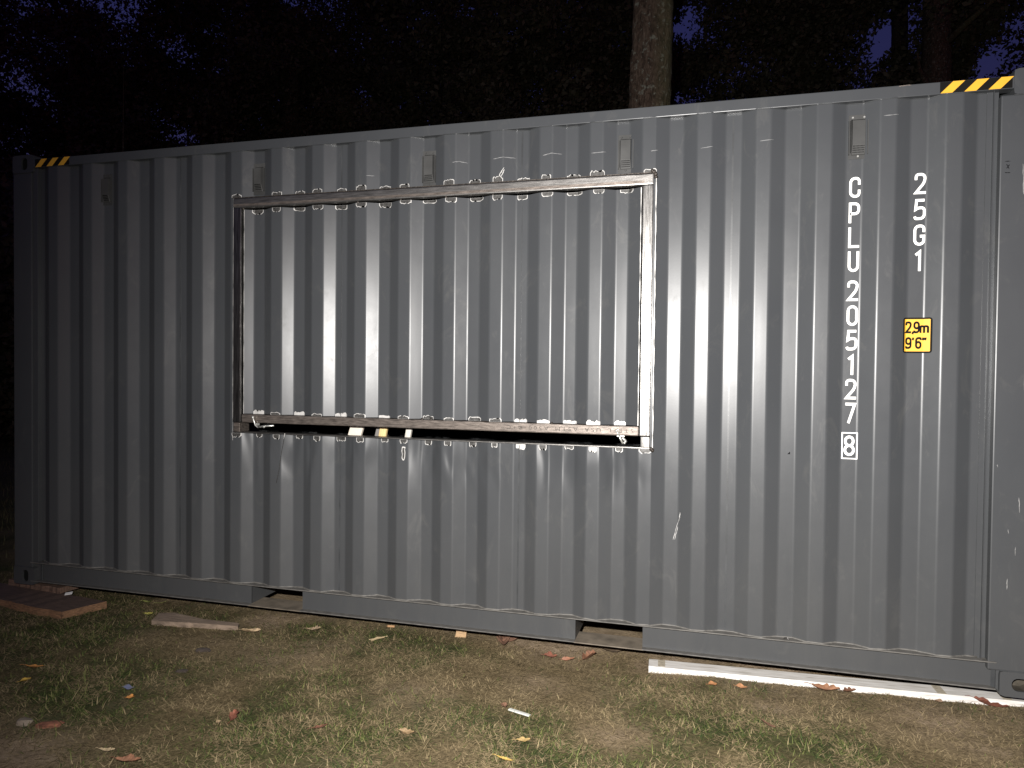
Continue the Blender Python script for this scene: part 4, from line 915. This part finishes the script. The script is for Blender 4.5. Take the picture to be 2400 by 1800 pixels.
TREES = [ # x, y, trunk h, r0, r1, lean, crown (cx, cy, z0, z1, rad, clumps)
 (3.705, 3.9, 9.5, .222, .200, (.038, 0), None, 'mossy thick trunk rising lit behind the container roof'),
 (-3.65, 9.0, 8.0, .22, .15, (0, 0), (-3.4, 9.4, 3.2, 10.5, 3.0, 200), 'dim leafy tree with a faint brown trunk above the left half of the hatch'),
 (.44, 9.0, 8.0, .24, .17, (0, 0), (.6, 9.3, 3.4, 10.8, 3.1, 220), 'dark tree with a barely lit trunk above the middle of the roof'),
 (7.68, 8.0, 8.5, .22, .17, (0, 0), (8.0, 8.7, 5.6, 10.5, 2.5, 90), 'dim lichen grey trunk above the right hazard strip'),
 (-7.4, 7.5, 7.5, .20, .13, (0, 0), (-7.6, 8.0, 2.0, 9.5, 3.4, 210), 'black leafy tree at the far left beyond the container end'),
 (-5.8, 12.5, 10, .24, .15, (0, 0), (-5.6, 12.5, 3.0, 13.0, 3.6, 190), 'tall dark tree at the upper left, far back in the wood'),
 (-1.6, 12.5, 10, .24, .15, (0, 0), (-1.4, 12.6, 3.5, 13.0, 3.3, 190), 'tall dark tree behind the left part of the roof, far back'),
 (3.6, 11.0, 10, .24, .15, (0, 0), (3.4, 11.2, 3.5, 12.0, 3.2, 230), 'tall black tree just behind the mossy thick trunk'),
 (6.0, 10.0, 9, .20, .14, (0, 0), (6.1, 10.0, 4.0, 10.4, 2.6, 170), 'dark tree right of the mossy thick trunk'),
 (10.2, 9.6, 9, .22, .14, (.01, 0), (10.3, 9.8, 4.8, 10.8, 2.7, 130), 'dark open tree at the upper right corner with blue sky showing through'),
 (-10.5, 11.0, 9, .22, .14, (0, 0), (-10.4, 11.5, 1.0, 11.5, 4.0, 200), 'dense black tree at the left edge'),
 (-8.8, 9.0, 9, .20, .13, (0, 0), (-8.6, 9.3, .5, 9.8, 3.2, 230), 'black tree filling the corner above the left hazard strip'),
 (-4.4, 10.5, 9, .20, .13, (0, 0), (-4.4, 10.8, 5.5, 11.0, 3.2, 200), 'dark tree whose crown meets the upper left frame edge'),
 (1.9, 13.0, 9, .20, .13, (0, 0), (1.9, 13.2, 4.5, 12.0, 3.2, 170), 'far dark tree between the two faint trunks over the hatch'),
 (8.4, 13.5, 10, .22, .15, (0, 0), (8.2, 13.5, 4.0, 11.0, 3.0, 120), 'far dark tree between the lichen grey trunk and the mossy thick trunk'),
]
for k, (x, y, h, r0, r1, ln, cw, lab) in enumerate(TREES):
    if cw:
        x = CAM.x + (x - CAM.x) * SCL; y = CAM.y + (y - CAM.y) * SCL; h *= SCL * .95; r0 *= SCL; r1 *= SCL
        q = lambda a, c: c + (a - c) * SCL
        cw = (q(cw[0], CAM.x), q(cw[1], CAM.y), q(cw[2], CAM.z), q(cw[3], CAM.z), cw[4] * SCL, cw[5])
    t = empty('tree', (x, y, GZ)); tag(t, lab, 'tree', GR)
    trunk_mesh('trunk', x, y, h, r0, r1, ln, 0 if cw is None else 7, seed=k + 1, parent=t)
    if cw: crown(t, x, y, cw[0], cw[1], cw[2], cw[3], cw[4], cw[5], 300, seed=100 + k, size=.13, cs=SCL)
    else: crown(t, x, y, x, y, 8.2, 12.0, 2.6, 70, 140, seed=99)
for k, (x, y, r_, h, lab) in enumerate([(-9.0, 8.5, 3.2, 5.0, 'dark bushy shrub in the gap beyond the left end of the container'), (-14.5, 12.0, 4.5, 7.0, 'black tall shrub farther back at the left frame edge'), (-21.0, 14.0, 6.0, 9.0, 'farthest black thicket shrub at the left frame edge')]):
    t = empty('shrub', (x, y, GZ)); tag(t, lab, 'shrub'); trunk_mesh('stem', x, y, h * .6, .07, .03, (0, 0), 6, seed=40 + k, parent=t)
    crown(t, x, y, x, y, -.4, h, r_, 190, 260, seed=300 + k, size=.12, cs=1.5)
w = MB(); w.tube([(0, 0, -.1), (.02, 0, 2), (-.01, .02, 4), (.03, 0, 6.5)], [.016, .014, .012, .006], 7); o = w.build('sapling', mbark); o.location = (-4.87, 6.0, GZ); tag(o, 'hair thin bare sapling stem above the left end of the roof', 'sapling')

# the rest of the wood, one dark low mass far beyond the clearing
def far_wood():
    g = np.random.default_rng(5); n = 60000
    az = g.uniform(-2.6, 2.6, n); d = g.uniform(48, 62, n); top = 7.0 + 3.5 * fbm(az * 9 + 40, az * 0 + 3, 3, 8)
    c = np.stack([CAM.x + d * np.sin(az), CAM.y + d * np.cos(az), GZ + g.random(n) ** .8 * top], -1)
    u = g.normal(size=(n, 3)); u /= np.linalg.norm(u, axis=1)[:, None]; v = np.cross(u, g.normal(size=(n, 3))); v /= np.linalg.norm(v, axis=1)[:, None]
    s_ = g.uniform(.35, .75, (n, 1)); P = np.stack([c - u * s_, c + v * s_ * .6, c + u * s_, c - v * s_ * .6], 1)
    me = bpy.data.meshes.new('far_woodland'); me.vertices.add(n * 4); me.vertices.foreach_set('co', P.reshape(-1).astype(np.float32)); me.loops.add(n * 4); me.loops.foreach_set('vertex_index', np.arange(n * 4, dtype=np.int32))
    me.polygons.add(n); me.polygons.foreach_set('loop_start', (np.arange(n) * 4).astype(np.int32)); me.polygons.foreach_set('loop_total', np.full(n, 4, np.int32)); me.update(calc_edges=True)
    ca = me.color_attributes.new('blade', 'FLOAT_COLOR', 'POINT'); t = np.repeat(g.random((n, 1)), 4, 0)
    ca.data.foreach_set('color', np.concatenate([.025 + .03 * t, .03 + .03 * t, .015 + .01 * t, np.ones((n * 4, 1))], 1).reshape(-1).astype(np.float32))
    me.materials.append(mleaf); o = bpy.data.objects.new('far_woodland', me); COL.objects.link(o); tag(o, 'black far-off woodland closing the clearing behind the trees', 'woodland', kind='stuff')
far_wood()
